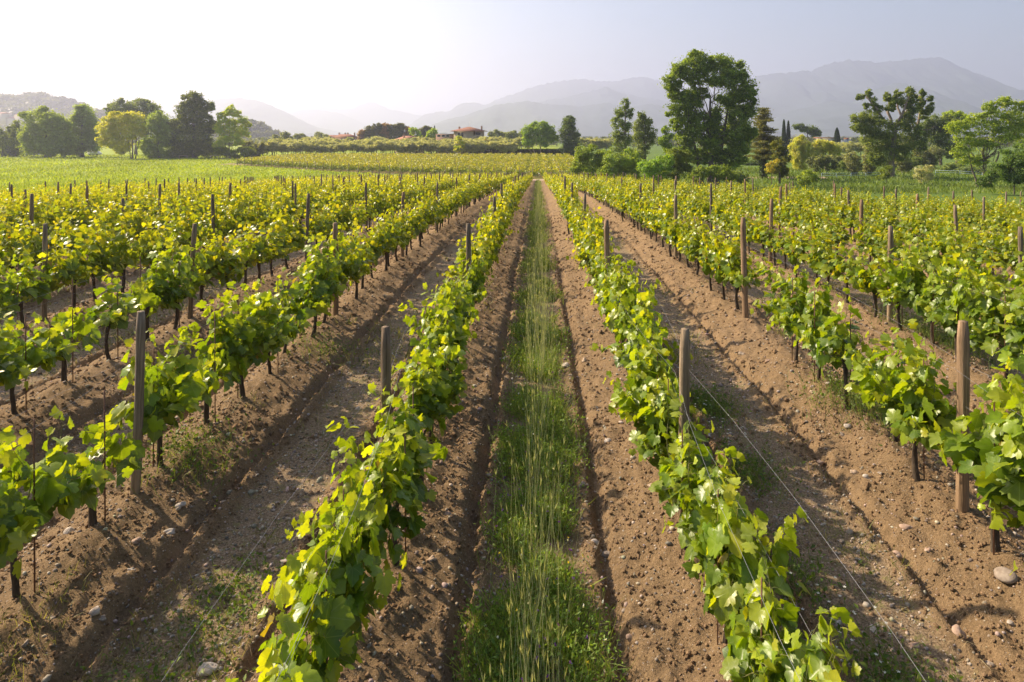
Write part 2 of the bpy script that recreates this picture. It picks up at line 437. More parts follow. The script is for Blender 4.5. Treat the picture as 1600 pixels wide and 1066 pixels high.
def trunk_mb(rs, h=.52):
    mb = MB(); s = np.linspace(0, 1, 9)
    bx = rs.normal(0, .035); by = rs.normal(0, .05)
    pts = np.stack([bx * np.sin(s * 2.4) * 1.5, by * np.sin(s * 3), -.12 + (h + .12) * s], 1)
    rad = .021 + .02 * np.exp(-s * 5) + .012 * np.exp(-((s - .95) / .12) ** 2)
    tube(mb, pts, rad * rs.uniform(.85, 1.2), 9, rough=.35, rs=rs)
    for sg in (-1, 1):
        if rs.rand() < .85:
            e = rs.uniform(.3, .48); q = np.linspace(0, 1, 6)
            a = np.stack([pts[-1, 0] * (1 - q), pts[-1, 1] + sg * e * q, h - .03 + .05 * np.sin(q * 3) + .03 * q], 1)
            tube(mb, a, .018 * (1.1 - .6 * q), 7, rough=.35, rs=rs)
    return mb
def make_vine_meshes(seed, detail, **k):
    L, shoots, pets, rs = vine_arrays(seed, detail, **k)
    fol = MB(); N = len(L['p'])
    if detail == 2:
        pick = rs.randint(0, len(LT), N)
        for q, (tv, tf, uv) in enumerate(LT):
            i = pick == q; stamp(fol, tv, tf, L['p'][i], L['tip'][i], L['n'][i], L['s'][i] * 1.08, L['tint'][i], uv)
    else:
        pick = rs.randint(0, len(LM), N)
        for q, (tv, tf, uv) in enumerate(LM):
            i = pick == q; stamp(fol, tv, tf, L['p'][i], L['tip'][i], L['n'][i], L['s'][i] * .98, L['tint'][i], uv)
    sh = MB()
    for pts, r in shoots: tube(sh, pts[::2] if detail < 2 else pts, (r[::2] if detail < 2 else r), 4 if detail < 2 else 5, cap=False)
    for a, b in (pets if detail == 2 else []): tube(sh, np.array([a, (a + b) / 2 + (0, 0, .008), b]), .0016, 3, cap=False)
    # pale yellow-green flower clusters low on the shoots
    if detail == 2:
        for k in range(rs.randint(3, 8)):
            pts, r = shoots[rs.randint(len(shoots))]; c0 = pts[2] + rs.normal(0, .04, 3)
            n = 26; c = c0 + np.stack([rs.normal(0, .014, n), rs.normal(0, .014, n), -np.linspace(0, .11, n)], 1)
            stamp(fol, farv, farf, c, rs.normal(0, 1, (n, 3)), rs.normal(0, 1, (n, 3)), np.full(n, .016), np.tile([[.34, .38, .08]], (n, 1)))
    tr = trunk_mb(rs)
    return fol.mesh('foliage', M_VINE if detail == 2 else M_VINEF), sh.mesh('shoots', M_SHOOT), tr.mesh('trunk', M_BARK, True)

NEARV = [make_vine_meshes(100 + i, 2, hgt=h, nsh=n) for i, (h, n) in enumerate([(1.1, (14, 16)), (1.0, (13, 16)), (.9, (11, 14)), (1.15, (13, 16)), (.95, (13, 15)), (1.05, (12, 15)), (1.0, (14, 17)), (1.2, (12, 14)), (.7, (6, 8)), (.55, (4, 6))])]
MIDV = [make_vine_meshes(200 + i, 1, hgt=h, nsh=n) for i, (h, n) in enumerate([(1.1, (13, 15)), (1.0, (13, 16)), (.9, (12, 14)), (1.15, (13, 16)), (.95, (13, 15)), (1.05, (12, 15)), (.7, (6, 9))])]

ORD = ['nearest', 'second', 'third', 'fourth', 'fifth', 'sixth', 'seventh', 'eighth', 'ninth', 'tenth', 'eleventh', 'twelfth', 'thirteenth', 'fourteenth', 'fifteenth',
       'sixteenth', 'seventeenth', 'eighteenth', 'nineteenth', 'twentieth', 'twenty-first', 'twenty-second']
NTH = ['first'] + ORD[1:]
def row_name(r):             # r = 1,2,.. right, -1,-2,.. left
    side = 'right' if r > 0 else 'left'
    return '%s row %s of the grass strip' % (NTH[abs(r) - 1], side)
ROWS = [r for r in range(-14, 15) if r != 0]
def row_x(r): return (abs(r) - .5) * ROW * (1 if r > 0 else -1)
def row_y0(r): return {-2: 6.69, -1: 6.28, 1: 6.35, 2: 6.43}.get(r, 6.35 + .15 * math.sin(r * 2.1))
NEAR_TOP = {(-2, 0): 1.99, (-1, 0): 1.95, (1, 0): 1.90, (2, 0): 1.95}
def row_end(r):
    x = row_x(r)
    return 125.0 if x < 5 else float(np.interp(x, RX, RE))
def in_view(x, y, m=2.5):
    return y > 1.4 and x > -(CX / F) * y - m and x < ((1600 - CX) / F) * y + m

# posts
PRS = np.random.RandomState(5)
POSTM = []
for i in range(5):
    mb = MB(); rs = np.random.RandomState(30 + i); s = np.linspace(0, 1, 12)
    h = 1.86; r = (.045, .05, .056, .048, .053)[i]
    pts = np.stack([.012 * np.sin(s * 3 + i), .012 * np.cos(s * 2.5 + i), -.25 + (h + .25) * s], 1)
    rad = np.where(s > .985, r * .8, r) * (1 - .08 * s)
    tube(mb, pts, rad, 12, rough=.10, rs=rs, col=np.array([(1, 1, 1), (.75, .78, .8), (1.15, 1.0, .85), (.9, .85, .8), (1.1, 1.08, 1.0)][i]))
    POSTM.append(mb.mesh('wooden_post', M_POST, False))
posts = []
for r in ROWS:
    x = row_x(r); e = row_end(r); y = row_y0(r); k = 0
    ys = []
    while y < e + .5:
        ys.append(y); y += 6.62
    for k, y in enumerate(ys):
        if in_view(x, y, 3.0): posts.append((y * y + x * x * .2, r, k, x, y))
posts.sort()
firstk = {}
for p in posts:
    if in_view(p[3], p[4], 0): firstk[p[1]] = min(firstk.get(p[1], 99), p[2])
SPECIAL = {(-2, 0): (.055, .0), (-1, 0): (-.02, 0), (1, 0): (-.005, 0), (2, 0): (.01, 0), (-4, 1): (-.01, 0)}
proto = {}
far_posts = MB()
for idx, (_, r, k, x, y) in enumerate(posts):
    v = PRS.randint(5); tx, ty = SPECIAL.get((r, k), (PRS.normal(0, .025), PRS.normal(0, .02)))
    z = gz(x, y) - .02
    hs = PRS.uniform(.97, 1.05); rz = PRS.uniform(0, 6)
    if (r, k) == (2, 0): v = 2
    if (r, k) in NEAR_TOP: hs = (NEAR_TOP[(r, k)] - z) / 1.86
    if idx < 300:
        o = put('wooden_post', POSTM[v], loc=(x + (PRS.normal(0, .02)) - (.09 if (r, k) == (-1, 0) else 0), y, z))
        o.rotation_euler = (ty, tx, rz); o.scale = (1, 1, hs)
        tag(o, ('%s weathered wooden post, %s' % (ORD[min(k - firstk.get(r, 0), 21)], row_name(r))) if k >= firstk.get(r, 0) else 'wooden post just out of the frame, ' + row_name(r), 'post', 'wooden trellis posts along the vine rows')
    else:
        q = np.array([[0, 0, 0], [0, 0, 1.9]]); tube(far_posts, q + (x, y, z), .055, 6)
# posts of the block beyond the cross path
frs = np.random.RandomState(77)
for i in range(36):
    x = 9.5 - i * 2.65
    yy = second_front(x) + 1
    while yy < 240:
        q = np.array([[0, 0, 0], [0, 0, 2.1 + frs.uniform(-.1, .2)]]); tube(far_posts, q + (x, yy, bz(x, yy)), .07, 5)
        yy += 9 + frs.uniform(-.4, .4)
fp = far_posts.obj('distant_wooden_posts', M_POST)
tag(fp, 'thin pale posts dotted across the far vineyard block', 'posts', kind='stuff')

# vines
VRS = np.random.RandomState(11)
cands = []
for r in ROWS:
    x = row_x(r); e = row_end(r)
    bay = -1; yp0 = row_y0(r) - 6.62
    while yp0 < e:
        for j in range(7):
            y = yp0 + .5 + j * .93
            if y > e or not in_view(x, y, 3.0) or y < 2.0: continue
            cands.append((y * y + .3 * x * x, r, bay, j, x, y))
        bay += 1; yp0 += 6.62
cands.sort()
GAPS = {(2, 0, 6), (1, 1, 0)}
WEAK = {(-2, 0, 1), (2, 0, 2), (3, 0, 1), (4, 0, 0), (3, 1, 1), (-3, 0, 1), (-3, 0, 4), (4, 1, 4), (-1, 0, 0)}
STAKE = MB(); tube(STAKE, np.array([[.06, .05, -.1], [.055, .05, 1.25]]), .006, 5); STAKE = STAKE.mesh('stake', M_STAKE)
protos = {}; farlist = []; count = 0
for _, r, bay, j, x, y in cands:
    gap = VRS.rand(); rr = VRS.rand(); jx, jy = VRS.normal(0, .05), VRS.normal(0, .08); rot = VRS.randint(2) * math.pi + VRS.normal(0, .06)
    sc = VRS.uniform(.9, 1.12)
    if (r, bay, j) in GAPS or gap < .035: continue
    weak = (r, bay, j) in WEAK or gap > (.89 if abs(r) > 1 else .96)
    inside = in_view(x, y, .5)
    if count < 300 and y < 34 and inside:
        near = y < 13
        if weak: vi = (8 + (rr > .5)) if near else 6
        else: vi = int(rr * 8) if near else int(rr * 6)
        key = (near, vi)
        pos = (x + jx, y + jy, gz(x, y) - .02)
        word = 'sparse low' if weak else ('tall bushy', 'full leafy', 'dense green')[vi % 3]
        bb = bay - firstk.get(r, 0)
        SCV = {(-1, -1, 6): .6, (-1, -1, 5): .78, (-1, 0, 0): .85}
        sc *= SCV.get((r, bay, j), 1)
        if bb < 0: where = '%s before the nearest post' % (NTH[6 - j] if bb == -1 else NTH[13 - j])
        else: where = '%s past the %s post' % (NTH[j], ORD[min(bb, 21)])
        lab = '%s grapevine, %s, %s' % (word, where, row_name(r))
        sx = 1.0
        if abs(r) == 1 and y < 4.9: sx = .84; sc = .88; pos = (x - .03 * r, y + jy, pos[2])
        elif abs(r) == 1 and y < 8: sc = .84; pos = (x + (.15 if r < 0 else -.06), y + jy, pos[2])
        if r <= -3: sx = 1.3; sc *= 1.06
        elif abs(r) >= 2: sx = 1.15
        if key not in protos:
            fo, sh, tr = (NEARV if near else MIDV)[vi]
            root = empty('grapevine', pos, lab, 'grapevine', 'grapevines trained along the trellis rows', rot, (sx, 1, sc))
            t = put('trunk', tr, root); put('foliage', fo, root); put('shoot', sh, root)
            if near: put('stake', STAKE, root)
            protos[key] = root
        else:
            copy_tree(protos[key], pos, rot, lab, scale=(sx, 1, sc))
        count += 1
    else:
        farlist.append((x + jx, y + jy, gz(x, y), rot, sc * (.6 if weak else 1)))
# all the rest of the rows: one mass of foliage
fv = MB(); ftr = MB()
FT = []
for i in range(6):
    L, shoots, pets, rs = vine_arrays(300 + i, 0, nsh=(12, 15), hgt=1.02)
    FT.append(L)
FL = np.array(farlist)
vi = VRS.randint(0, 6, len(FL))
for q in range(6):
    L = FT[q]; sub = FL[vi == q]
    for lod, (d0, d1, keep, ss) in enumerate(((0, 45, 1.0, 1.05), (45, 75, .8, 1.2), (75, 400, .5, 1.6))):
        s2 = sub[(sub[:, 1] >= d0) & (sub[:, 1] < d1)]
        if not len(s2): continue
        k = np.random.RandomState(q).rand(len(L['p'])) < keep
        p = L['p'][k]; tp = L['tip'][k]; nn = L['n'][k]; sz = L['s'][k] * ss; tt = L['tint'][k]
        c = np.cos(s2[:, 3])[:, None]; s_ = np.sin(s2[:, 3])[:, None]
        def rotv(a): return np.stack([a[None, :, 0] * c - a[None, :, 1] * s_, a[None, :, 0] * s_ + a[None, :, 1] * c, np.repeat(a[None, :, 2], len(s2), 0)], -1)
        pp = rotv(p); pp[..., 2] *= s2[:, 4][:, None]; pp = pp + s2[:, None, :3]
        m = len(s2)
        stamp(fv, farv, farf, pp.reshape(-1, 3), rotv(tp).reshape(-1, 3), rotv(nn).reshape(-1, 3), np.tile(sz, m),
              np.tile(tt, (m, 1)) * (1 + VRS.normal(0, .08, (m, 1))).repeat(len(p), 0))
for x, y, z, rot, sc in farlist:
    if y < 90: tube(ftr, np.array([[x, y, z - .1], [x + .02, y + .02, z + .35], [x, y, z + .68]]), (.04, .028, .035), 5, cap=False)
# the block beyond the cross path
n = 0
for i in range(36):
    x = 9.5 - i * 2.65; y0 = float(second_front(x)) + 1
    m = int((241 - y0) * 80); yy = VRS.uniform(y0, 241, m)
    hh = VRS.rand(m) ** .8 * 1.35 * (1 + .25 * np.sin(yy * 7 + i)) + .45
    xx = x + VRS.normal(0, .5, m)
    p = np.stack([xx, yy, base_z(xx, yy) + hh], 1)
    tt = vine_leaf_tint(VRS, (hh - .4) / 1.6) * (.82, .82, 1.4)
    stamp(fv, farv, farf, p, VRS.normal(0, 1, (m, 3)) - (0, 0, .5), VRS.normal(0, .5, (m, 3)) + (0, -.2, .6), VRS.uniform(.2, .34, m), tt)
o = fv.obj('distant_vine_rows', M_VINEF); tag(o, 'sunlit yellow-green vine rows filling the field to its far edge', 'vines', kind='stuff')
o = ftr.obj('distant_vine_trunks', M_BARK); tag(o, 'dark stems standing under the far vine rows', 'vine trunks', kind='stuff')

# trellis wires
for r in ROWS:
    if abs(r) > 6: continue
    x = row_x(r); e = min(row_end(r), 60 if abs(r) > 2 else 90)
    for nm, dx, h in (('low fruiting', .0, .62), ('middle', .10, 1.12), ('upper left', -.24, 1.46), ('upper right', .26, 1.50)):
        mb = MB(); pts = []; y = -.27 - 6.62 * 0
        y0 = row_y0(r)
        yy = [y0 - 6.62]
        while yy[-1] < e: yy.append(yy[-1] + 6.62)
        for a, b in zip(yy[:-1], yy[1:]):
            for q in np.linspace(0, 1, 7)[:-1]:
                s = 4 * q * (1 - q); sp = dx * (.22 + .78 * s)
                yq = a + (b - a) * q
                zz = (1 - q) * bz(x, a) + q * bz(x, b) + .14
                pts.append((x + sp, yq, zz + h - .03 * s))
        tube(mb, pts, .0010, 4, cap=False)
        o = mb.obj('trellis_wire', M_WIRE)
        tag(o, '%s grey trellis wire, %s' % (nm, row_name(r)), 'wire', 'steel wires of the trellis')

# ------------------------------------------------------------------ stones, weeds and the grassy strip
GRS = np.random.RandomState(3)
ico = []
ph = (1 + 5 ** .5) / 2
iv_ = norm(np.array([(-1, ph, 0), (1, ph, 0), (-1, -ph, 0), (1, -ph, 0), (0, -1, ph), (0, 1, ph), (0, -1, -ph), (0, 1, -ph), (ph, 0, -1), (ph, 0, 1), (-ph, 0, -1), (-ph, 0, 1)], float))
if_ = np.array([(0, 11, 5), (0, 5, 1), (0, 1, 7), (0, 7, 10), (0, 10, 11), (1, 5, 9), (5, 11, 4), (11, 10, 2), (10, 7, 6), (7, 1, 8), (3, 9, 4), (3, 4, 2), (3, 2, 6), (3, 6, 8), (3, 8, 9), (4, 9, 5), (2, 4, 11), (6, 2, 10), (8, 6, 7), (9, 8, 1)])
def subdiv(v, f):
    v = list(map(tuple, v)); mid = {}; nf = []
    def m(a, b):
        k = (min(a, b), max(a, b))
        if k not in mid:
            p = (np.array(v[a]) + np.array(v[b])) / 2; v.append(tuple(p / np.linalg.norm(p))); mid[k] = len(v) - 1
        return mid[k]
    for a, b, c in f:
        x, y, z = m(a, b), m(b, c), m(c, a); nf += [(a, x, z), (b, y, x), (c, z, y), (x, y, z)]
    return np.array(v), np.array(nf)
iv2, if2 = subdiv(iv_, if_); iv3, if3 = subdiv(iv2, if2)
def scatter(n, d0, d1, xr=None, power=1.0):
    """even density on the ground, within the view wedge"""
    y = np.sqrt(GRS.uniform(d0 ** 2, d1 ** 2, n)) if power == 1 else d0 * (d1 / d0) ** GRS.rand(n)
    if xr is None: x = GRS.uniform(-.82, .76, n) * y
    else: x = GRS.uniform(xr[0], xr[1], n)
    return x, y
peb = MB()
for (n, d0, d1, s0, s1) in ((9000, 3, 11, .006, .020), (1100, 3, 16, .018, .04), (6000, 10, 24, .010, .028), (26000, 3, 13, .005, .021)):
    x, y = scatter(n, d0, d1)
    if n == 26000: k = (np.abs(row_u(x)) > .82) & (np.abs(x) > .3) & (vnoise(x * 1.7, y * 1.4, 77) > .3); x, y = x[k], y[k]; n = len(x)
    s = s0 + (s1 - s0) * GRS.rand(n) ** 2.2
    z = ground_z(x, y) + s * .2
    tint = np.array([1, .93, .84]) * GRS.uniform(.45, 1.35, (n, 1)) * (1 + GRS.normal(0, .05, (n, 3)))
    for k in range(6):
        i = np.arange(n) % 6 == k
        tv = iv_ * (1 + .35 * (np.random.RandomState(k).rand(12, 1) - .5))
        stamp(peb, tv, if_, np.stack([x, y, z], 1)[i], GRS.normal(0, 1, (i.sum(), 3)) * (1, 1, .2), np.tile([[0, 0, 1.]], (i.sum(), 1)) + GRS.normal(0, .2, (i.sum(), 3)),
              s[i][:, None] * GRS.uniform(.6, 1.3, (i.sum(), 3)) * (1, 1, .7), np.clip(tint[i], .2, 1.6))
o = peb.obj('pebbles', M_STONE, smooth_=True); tag(o, 'pale pebbles strewn over the tilled brown soil', 'pebbles', kind='stuff')
def soil_mat():
    m, t, out = new_mat('soil_clod'); g = G(t)
    geo = g.n('ShaderNodeNewGeometry').outputs['Position']; n3 = g.noise(60, 5, .7, geo)
    c = g.mix(g.ramp(n3, [(.36, (0, 0, 0)), (.64, (1, 1, 1))]), (.15, .095, .055), (.38, .25, .145))
    c = g.mix(1.0, c, g.n('ShaderNodeAttribute', attribute_name='tint').outputs['Color'], 'MULTIPLY')
    bp = g.n('ShaderNodeBump', inp={'Strength': 1., 'Distance': .02, 'Height': n3})
    b = g.n('ShaderNodeBsdfPrincipled', inp={'Base Color': c, 'Roughness': 1., 'Specular IOR Level': .1, 'Normal': bp.outputs[0]})
    t.links.new(b.outputs[0], out.inputs[0]); return m
M_SOIL = soil_mat()
cl = MB()
for (n, d0, d1, s0, s1) in ((42000, 3, 9, .004, .022), (24000, 8, 20, .010, .04), (9000, 18, 36, .03, .07)):
    x, y = scatter(n, d0, d1); a = np.abs(row_u(x)); k = ((a < .92) | (GRS.rand(n) < .22)) & (np.abs(x + .03) > .4) & (in_vineyard(x, y) > .5); x, y = x[k], y[k]; n = len(x)
    s = s0 + (s1 - s0) * GRS.rand(n) ** 3; z = ground_z(x, y) + s * .15
    tint = np.ones((n, 3)) * GRS.uniform(.75, 1.2, (n, 1))
    for k in range(6):
        i = np.arange(n) % 6 == k; q = i.sum()
        tv = iv_ * (1 + .95 * (np.random.RandomState(k + 50).rand(12, 1) - .5)) * (1, 1, .75)
        stamp(cl, tv, if_, np.stack([x, y, z], 1)[i], GRS.normal(0, 1, (q, 3)), np.tile([[0, 0, 1.]], (q, 1)) + GRS.normal(0, .4, (q, 3)), s[i][:, None] * GRS.uniform(.6, 1.3, (q, 3)), tint[i])
o = cl.obj('soil_clods', M_SOIL, smooth_=False); tag(o, 'crumbly brown clods of tilled soil', 'soil', kind='stuff')
# larger stones, each its own
stones_px = [(1575, 905, 24), (1498, 1000, 20), (884, 577, 11), (908, 698, 11), (674, 873, 12), (575, 985, 10), (1018, 758, 10), (950, 873, 12), (1400, 870, 17), (1160, 553, 9),
             (930, 843, 11), (1355, 745, 11), (1418, 835, 14), (1334, 742, 9), (1246, 945, 15), (325, 1050, 20), (263, 832, 15), (281, 790, 11), (474, 626, 8), (914, 566, 9),
             (1280, 715, 10), (1580, 980, 12), (1547, 1046, 12), (640, 792, 9), (505, 1015, 12), (80, 965, 10), (108, 830, 10), (214, 855, 10), (205, 905, 10), (1450, 870, 9),
             (910, 765, 9), (1225, 905, 12), (984, 1004, 10), (1060, 735, 9), (1110, 690, 8), (1325, 665, 9), (1270, 612, 8), (1200, 565, 8), (950, 690, 8), (790, 560, 7), (700, 800, 8), (1365, 985, 10),
             (1430, 1010, 11), (160, 980, 9), (40, 1010, 11), (420, 870, 9), (445, 905, 9), (560, 640, 7), (530, 700, 8), (350, 780, 9)]
hue = ['white', 'pale grey', 'sandy', 'rose-brown', 'grey-brown']
huec = [(1.5, 1.42, 1.3), (1.15, 1.12, 1.08), (1.2, 1.0, .8), (1.0, .78, .66), (.8, .72, .64)]
used = set()
def where_px(px, py):
    x = (px - CX) * 3.7 / (py - HY)
    if abs(x) < 1.3: return 'beside the grass strip on its ' + ('right' if x > 0 else 'left')
    return ('between first and second rows' if abs(x) < 3.9 else 'between second and third rows') + (' right' if x > 0 else ' left') + ' of strip'
for i, (px, py, wpx) in enumerate(stones_px):
    d = F * 3.6 / (py - HY); x = (px - CX) / F * d; z = gz(x, d); d = F * (CAM_H - z) / (py - HY); x = (px - CX) / F * d; z = gz(x, d)
    s = wpx / F * d / 2 * 1.25
    rs = np.random.RandomState(i); k = rs.randint(5)
    nz = 1 + .85 * (vnoise(iv3[:, 0] * 1.3 + i * 3, iv3[:, 1] * 1.3 + iv3[:, 2] * 1.7) - .5)
    v = iv3 * nz[:, None] * (s * rs.uniform(.85, 1.1), s * rs.uniform(.7, 1.0), s * rs.uniform(.5, .75))
    mb = MB(); mb.add(v, if3, huec[k])
    o = mb.obj('stone', M_STONE, smooth_=True, loc=(x, d, z + s * .02)); o.rotation_euler = (rs.uniform(-.2, .2), rs.uniform(-.2, .2), rs.uniform(0, 6))
    dist = 'before the first posts' if d < 5.4 else ('level with first posts' if d < 7.2 else ('past the first posts' if d < 9.5 else 'farther up field'))
    lab = '%s %s stone, %s, %s' % ('large' if wpx > 14 else 'fist-sized' if wpx > 10 else 'small', hue[k], where_px(px, py), dist)
    if lab in used: lab = lab.replace(' stone,', ' round stone,')
    if lab in used: lab = lab.replace(' round stone,', ' flat stone,')
    if lab in used: lab = lab.replace(' flat', ' angular')
    used.add(lab); tag(o, lab, 'stone', 'loose stones on the soil')

# grass templates (z normal, y up the blade)
def blade_tpl(bend, w=.5):
    s = np.array([0, .35, .7, 1.0]); zz = bend * s ** 2; ww = w * np.array([.8, 1, .7, .05])
    v = []
    for a, b, c in zip(s, zz, ww): v += [(-c, a, b), (c, a, b)]
    f = [(0, 1, 3, 2), (2, 3, 5, 4), (4, 5, 7, 6)]
    return np.array(v), np.array(f)
BT = [blade_tpl(b) for b in (.1, .3, .55)]
def grass(mb, x, y, h, wdt, tint, lean=.3, up=1.0):
    n = len(x); z = ground_z(x, y) - .01
    tip = GRS.normal(0, lean, (n, 3)); tip[:, 2] = up
    nr = GRS.normal(0, 1, (n, 3)); nr[:, 2] *= .2
    for k, (tv, tf) in enumerate(BT):
        i = np.arange(n) % 3 == k
        stamp(mb, tv, tf, np.stack([x, y, z], 1)[i], tip[i], nr[i], np.stack([wdt, h, h], 1)[i], tint[i])
def gcol(n, a, b, var=.12):
    t = GRS.rand(n, 1); return np.clip((np.array(a) * (1 - t) + np.array(b) * t) * (1 + GRS.normal(0, var, (n, 1))), .01, .9)
mb = MB()
# leafy low weeds + fine grass of the centre strip
def strip_xy(n, d0, d1, half_=.42, pw=0):
    y = d0 * (d1 / d0) ** GRS.rand(n)
    x = GRS.normal(-.03, half_ * .52, n); x = x * .9 * (1 + .25 * np.sin(y * 1.7) + .15 * np.sin(y * 4.1))
    k = (np.abs(x) < half_ * 1.35) & (vnoise(x * 2.6, y * 2.0, 41) > .27 + .26 * GRS.rand(n))
    return x[k], y[k]
for (n, d0, d1, h0, h1, w) in ((36000, 3.0, 14, .06, .30, .0052), (17000, 12, 40, .08, .28, .011), (6000, 35, 126, .1, .26, .03)):
    x, y = strip_xy(n, d0, d1); m = len(x)
    grass(mb, x, y, GRS.uniform(h0, h1, m), np.full(m, w) * GRS.uniform(.6, 1.6, m), gcol(m, (.12, .20, .03), (.36, .40, .11), .25), .55)
for (n, d0, d1, s) in ((52000, 3.0, 14, .027), (9000, 12, 40, .04)):
    x, y = strip_xy(n, d0, d1, .46); m = len(x); z = ground_z(x, y) + GRS.rand(m) ** 1.5 * .2
    stamp(mb, farv * (.55, 1, 1), farf, np.stack([x, y, z], 1), GRS.normal(0, 1, (m, 3)) + (0, 0, .3), GRS.normal(0, .6, (m, 3)) + (0, 0, .8), s * GRS.uniform(.6, 1.6, m), gcol(m, (.12, .23, .03), (.30, .42, .07)))
o = mb.obj('grass_strip', M_GRASS); tag(o, 'green weedy grass growing in a strip between the two middle vine rows', 'grass', kind='stuff')
# tall rye stalks with seed heads
mb = MB()
for (n, d0, d1, w) in ((330, 3.1, 14, .0026), (330, 10, 34, .0050), (150, 30, 120, .012)):
    y = d0 * (d1 / d0) ** GRS.rand(n); x = GRS.normal(-.0, .12, n) + .12 * (vnoise(y * .6, y * 0, 9) - .5)
    h = GRS.uniform(.55, 1.12, n); c = gcol(n, (.26, .32, .27), (.52, .52, .42))
    tip = np.stack([GRS.normal(0, .10, n), GRS.normal(0, .12, n), np.ones(n)], 1); tip = norm(tip)
    z = ground_z(x, y)
    base = np.stack([x, y, z], 1)
    for ang in (0, 1.57):
        stamp(mb, BT[0][0] * (1, 1, .4), BT[0][1], base, tip, np.tile([[math.cos(ang), math.sin(ang), 0]], (n, 1)), np.stack([np.full(n, w), h, h], 1), c)
    hd = base + tip * h[:, None] * .97 + np.stack([np.zeros(n), np.zeros(n), .0 * h], 1)
    for ang in (0, 1.2, 2.4):
        stamp(mb, farv * (1, 1, .3), farf, hd, tip + GRS.normal(0, .15, (n, 3)), np.tile([[math.cos(ang), math.sin(ang), 0]], (n, 1)), np.stack([np.full(n, w * 2.0), np.full(n, .07), np.full(n, .05)], 1), gcol(n, (.34, .38, .20), (.52, .50, .28)))
o = mb.obj('rye_stalks', M_GRASS); tag(o, 'tall pale rye stalks with seed heads rising from the middle of the grassy strip', 'grass stalks', kind='stuff')
# wild flowers
mb = MB()
for (n, col, s, xr) in ((150, (.22, .08, .42), .016, .4), (90, (.75, .60, .06), .014, .45), (70, (.8, .8, .78), .017, .5)):
    x = GRS.uniform(-xr, xr, n); y = 3.3 * (16 / 3.3) ** GRS.rand(n); z = ground_z(x, y) + GRS.uniform(.08, .34, n)
    for a in range(3):
        stamp(mb, farv, farf, np.stack([x, y, z], 1), GRS.normal(0, 1, (n, 3)), GRS.normal(0, 1, (n, 3)), np.full(n, s), np.tile([col], (n, 1)))
for (cx, cy) in ((2.15, 9.2), (2.3, 8.5), (2.35, 5.4), (2.4, 5.1), (2.2, 10.5)):
    n = 14; x = GRS.normal(cx, .16, n); y = GRS.normal(cy, .2, n); z = ground_z(x, y) + GRS.uniform(.08, .18, n)
    for a in range(5):
        th = a * 1.2566; stamp(mb, farv * (.5, 1, .2), farf, np.stack([x, y, z], 1), np.tile([[math.cos(th), math.sin(th), .2]], (n, 1)), np.tile([[0, 0, 1.]], (n, 1)), np.full(n, .018), np.tile([[.8, .8, .78]], (n, 1)))
o = mb.obj('wild_flowers', M_GRASS); tag(o, 'tiny purple, yellow and white wild flowers among the weeds', 'flowers', kind='stuff')
# weeds between the other rows
mb = MB()
for (n, d0, d1, h0, h1, w) in ((30000, 3.2, 13, .03, .15, .0045), (30000, 11, 36, .06, .22, .011), (16000, 32, 120, .12, .35, .04)):
    y = d0 * (d1 / d0) ** GRS.rand(n); x = GRS.uniform(-.84, .78, n) * y
    a = np.abs(row_u(x)); iv = in_vineyard(x, y)
    dens = vnoise(x * .9, y * .55, 51) * .6 + vnoise(x * 2.7, y * 2.3, 52) * .5
    k = (np.abs(x) > 1) & (iv > .5) & (((a > .80) & (dens > .55)) | ((a < .5) & (dens > .78)))
    x, y = x[k], y[k]; m = len(x)
    grass(mb, x, y, GRS.uniform(h0, h1, m), np.full(m, w) * GRS.uniform(.6, 1.6, m), gcol(m, (.09, .14, .03), (.36, .32, .13)), .7)
# straw lying about
n = 15000; y = 3 * (22 / 3) ** GRS.rand(n); x = GRS.uniform(-.84, .78, n) * y; a = np.abs(row_u(x)); k = (a > .6 + .3 * GRS.rand(n)) & (np.abs(x) > .35) & (vnoise(x * 1.1, y * 1.1, 66) > .35); x, y = x[k], y[k]; m = len(x)
stamp(mb, BT[0][0] * (1, 1, .3), BT[0][1], np.stack([x, y, ground_z(x, y) + .012], 1), GRS.normal(0, 1, (m, 3)) * (1, 1, .12), GRS.normal(0, .2, (m, 3)) + (0, 0, 1), np.stack([np.full(m, .0025) * np.maximum(1, y / 7), GRS.uniform(.03, .16, m), GRS.uniform(.03, .1, m)], 1), gcol(m, (.28, .20, .11), (.55, .46, .30)))
# taller weed clumps at gaps in the rows
for (cx, cy, n, sp, hh) in ((-3.8, 7.5, 260, .25, .3), (-3.6, 11.4, 150, .3, .3), (2.3, 9.4, 600, .22, .22), (2.3, 7.6, 350, .2, .2), (2.45, 4.7, 350, .2, .18), (2.1, 5.8, 300, .2, .15), (4.2, 8.9, 500, .3, .45), (-2.6, 4.5, 300, .3, .12), (-2.5, 5.6, 250, .2, .1), (1.8, 4.2, 200, .16, .2), (7.5, 12.5, 900, .5, .5), (9.5, 14, 900, .5, .5)):
    x = GRS.normal(cx, sp, n); y = GRS.normal(cy, sp * 1.3, n)
    grass(mb, x, y, GRS.uniform(.3, 1, n) * hh, np.full(n, .006), gcol(n, (.09, .16, .03), (.26, .29, .08)), .5)
    x = GRS.normal(cx, sp, n * 2); y = GRS.normal(cy, sp * 1.3, n * 2); m = n * 2
    stamp(mb, farv * (.6, 1, 1), farf, np.stack([x, y, ground_z(x, y) + hh * .8 * GRS.rand(m)], 1), GRS.normal(0, 1, (m, 3)), GRS.normal(0, .6, (m, 3)) + (0, 0, .8), .035 * GRS.uniform(.5, 1.5, m), gcol(m, (.08, .15, .025), (.2, .27, .05)))
o = mb.obj('sparse_weeds', M_GRASS); tag(o, 'thin dry grass and low weeds on the stony soil between the rows', 'weeds', kind='stuff')
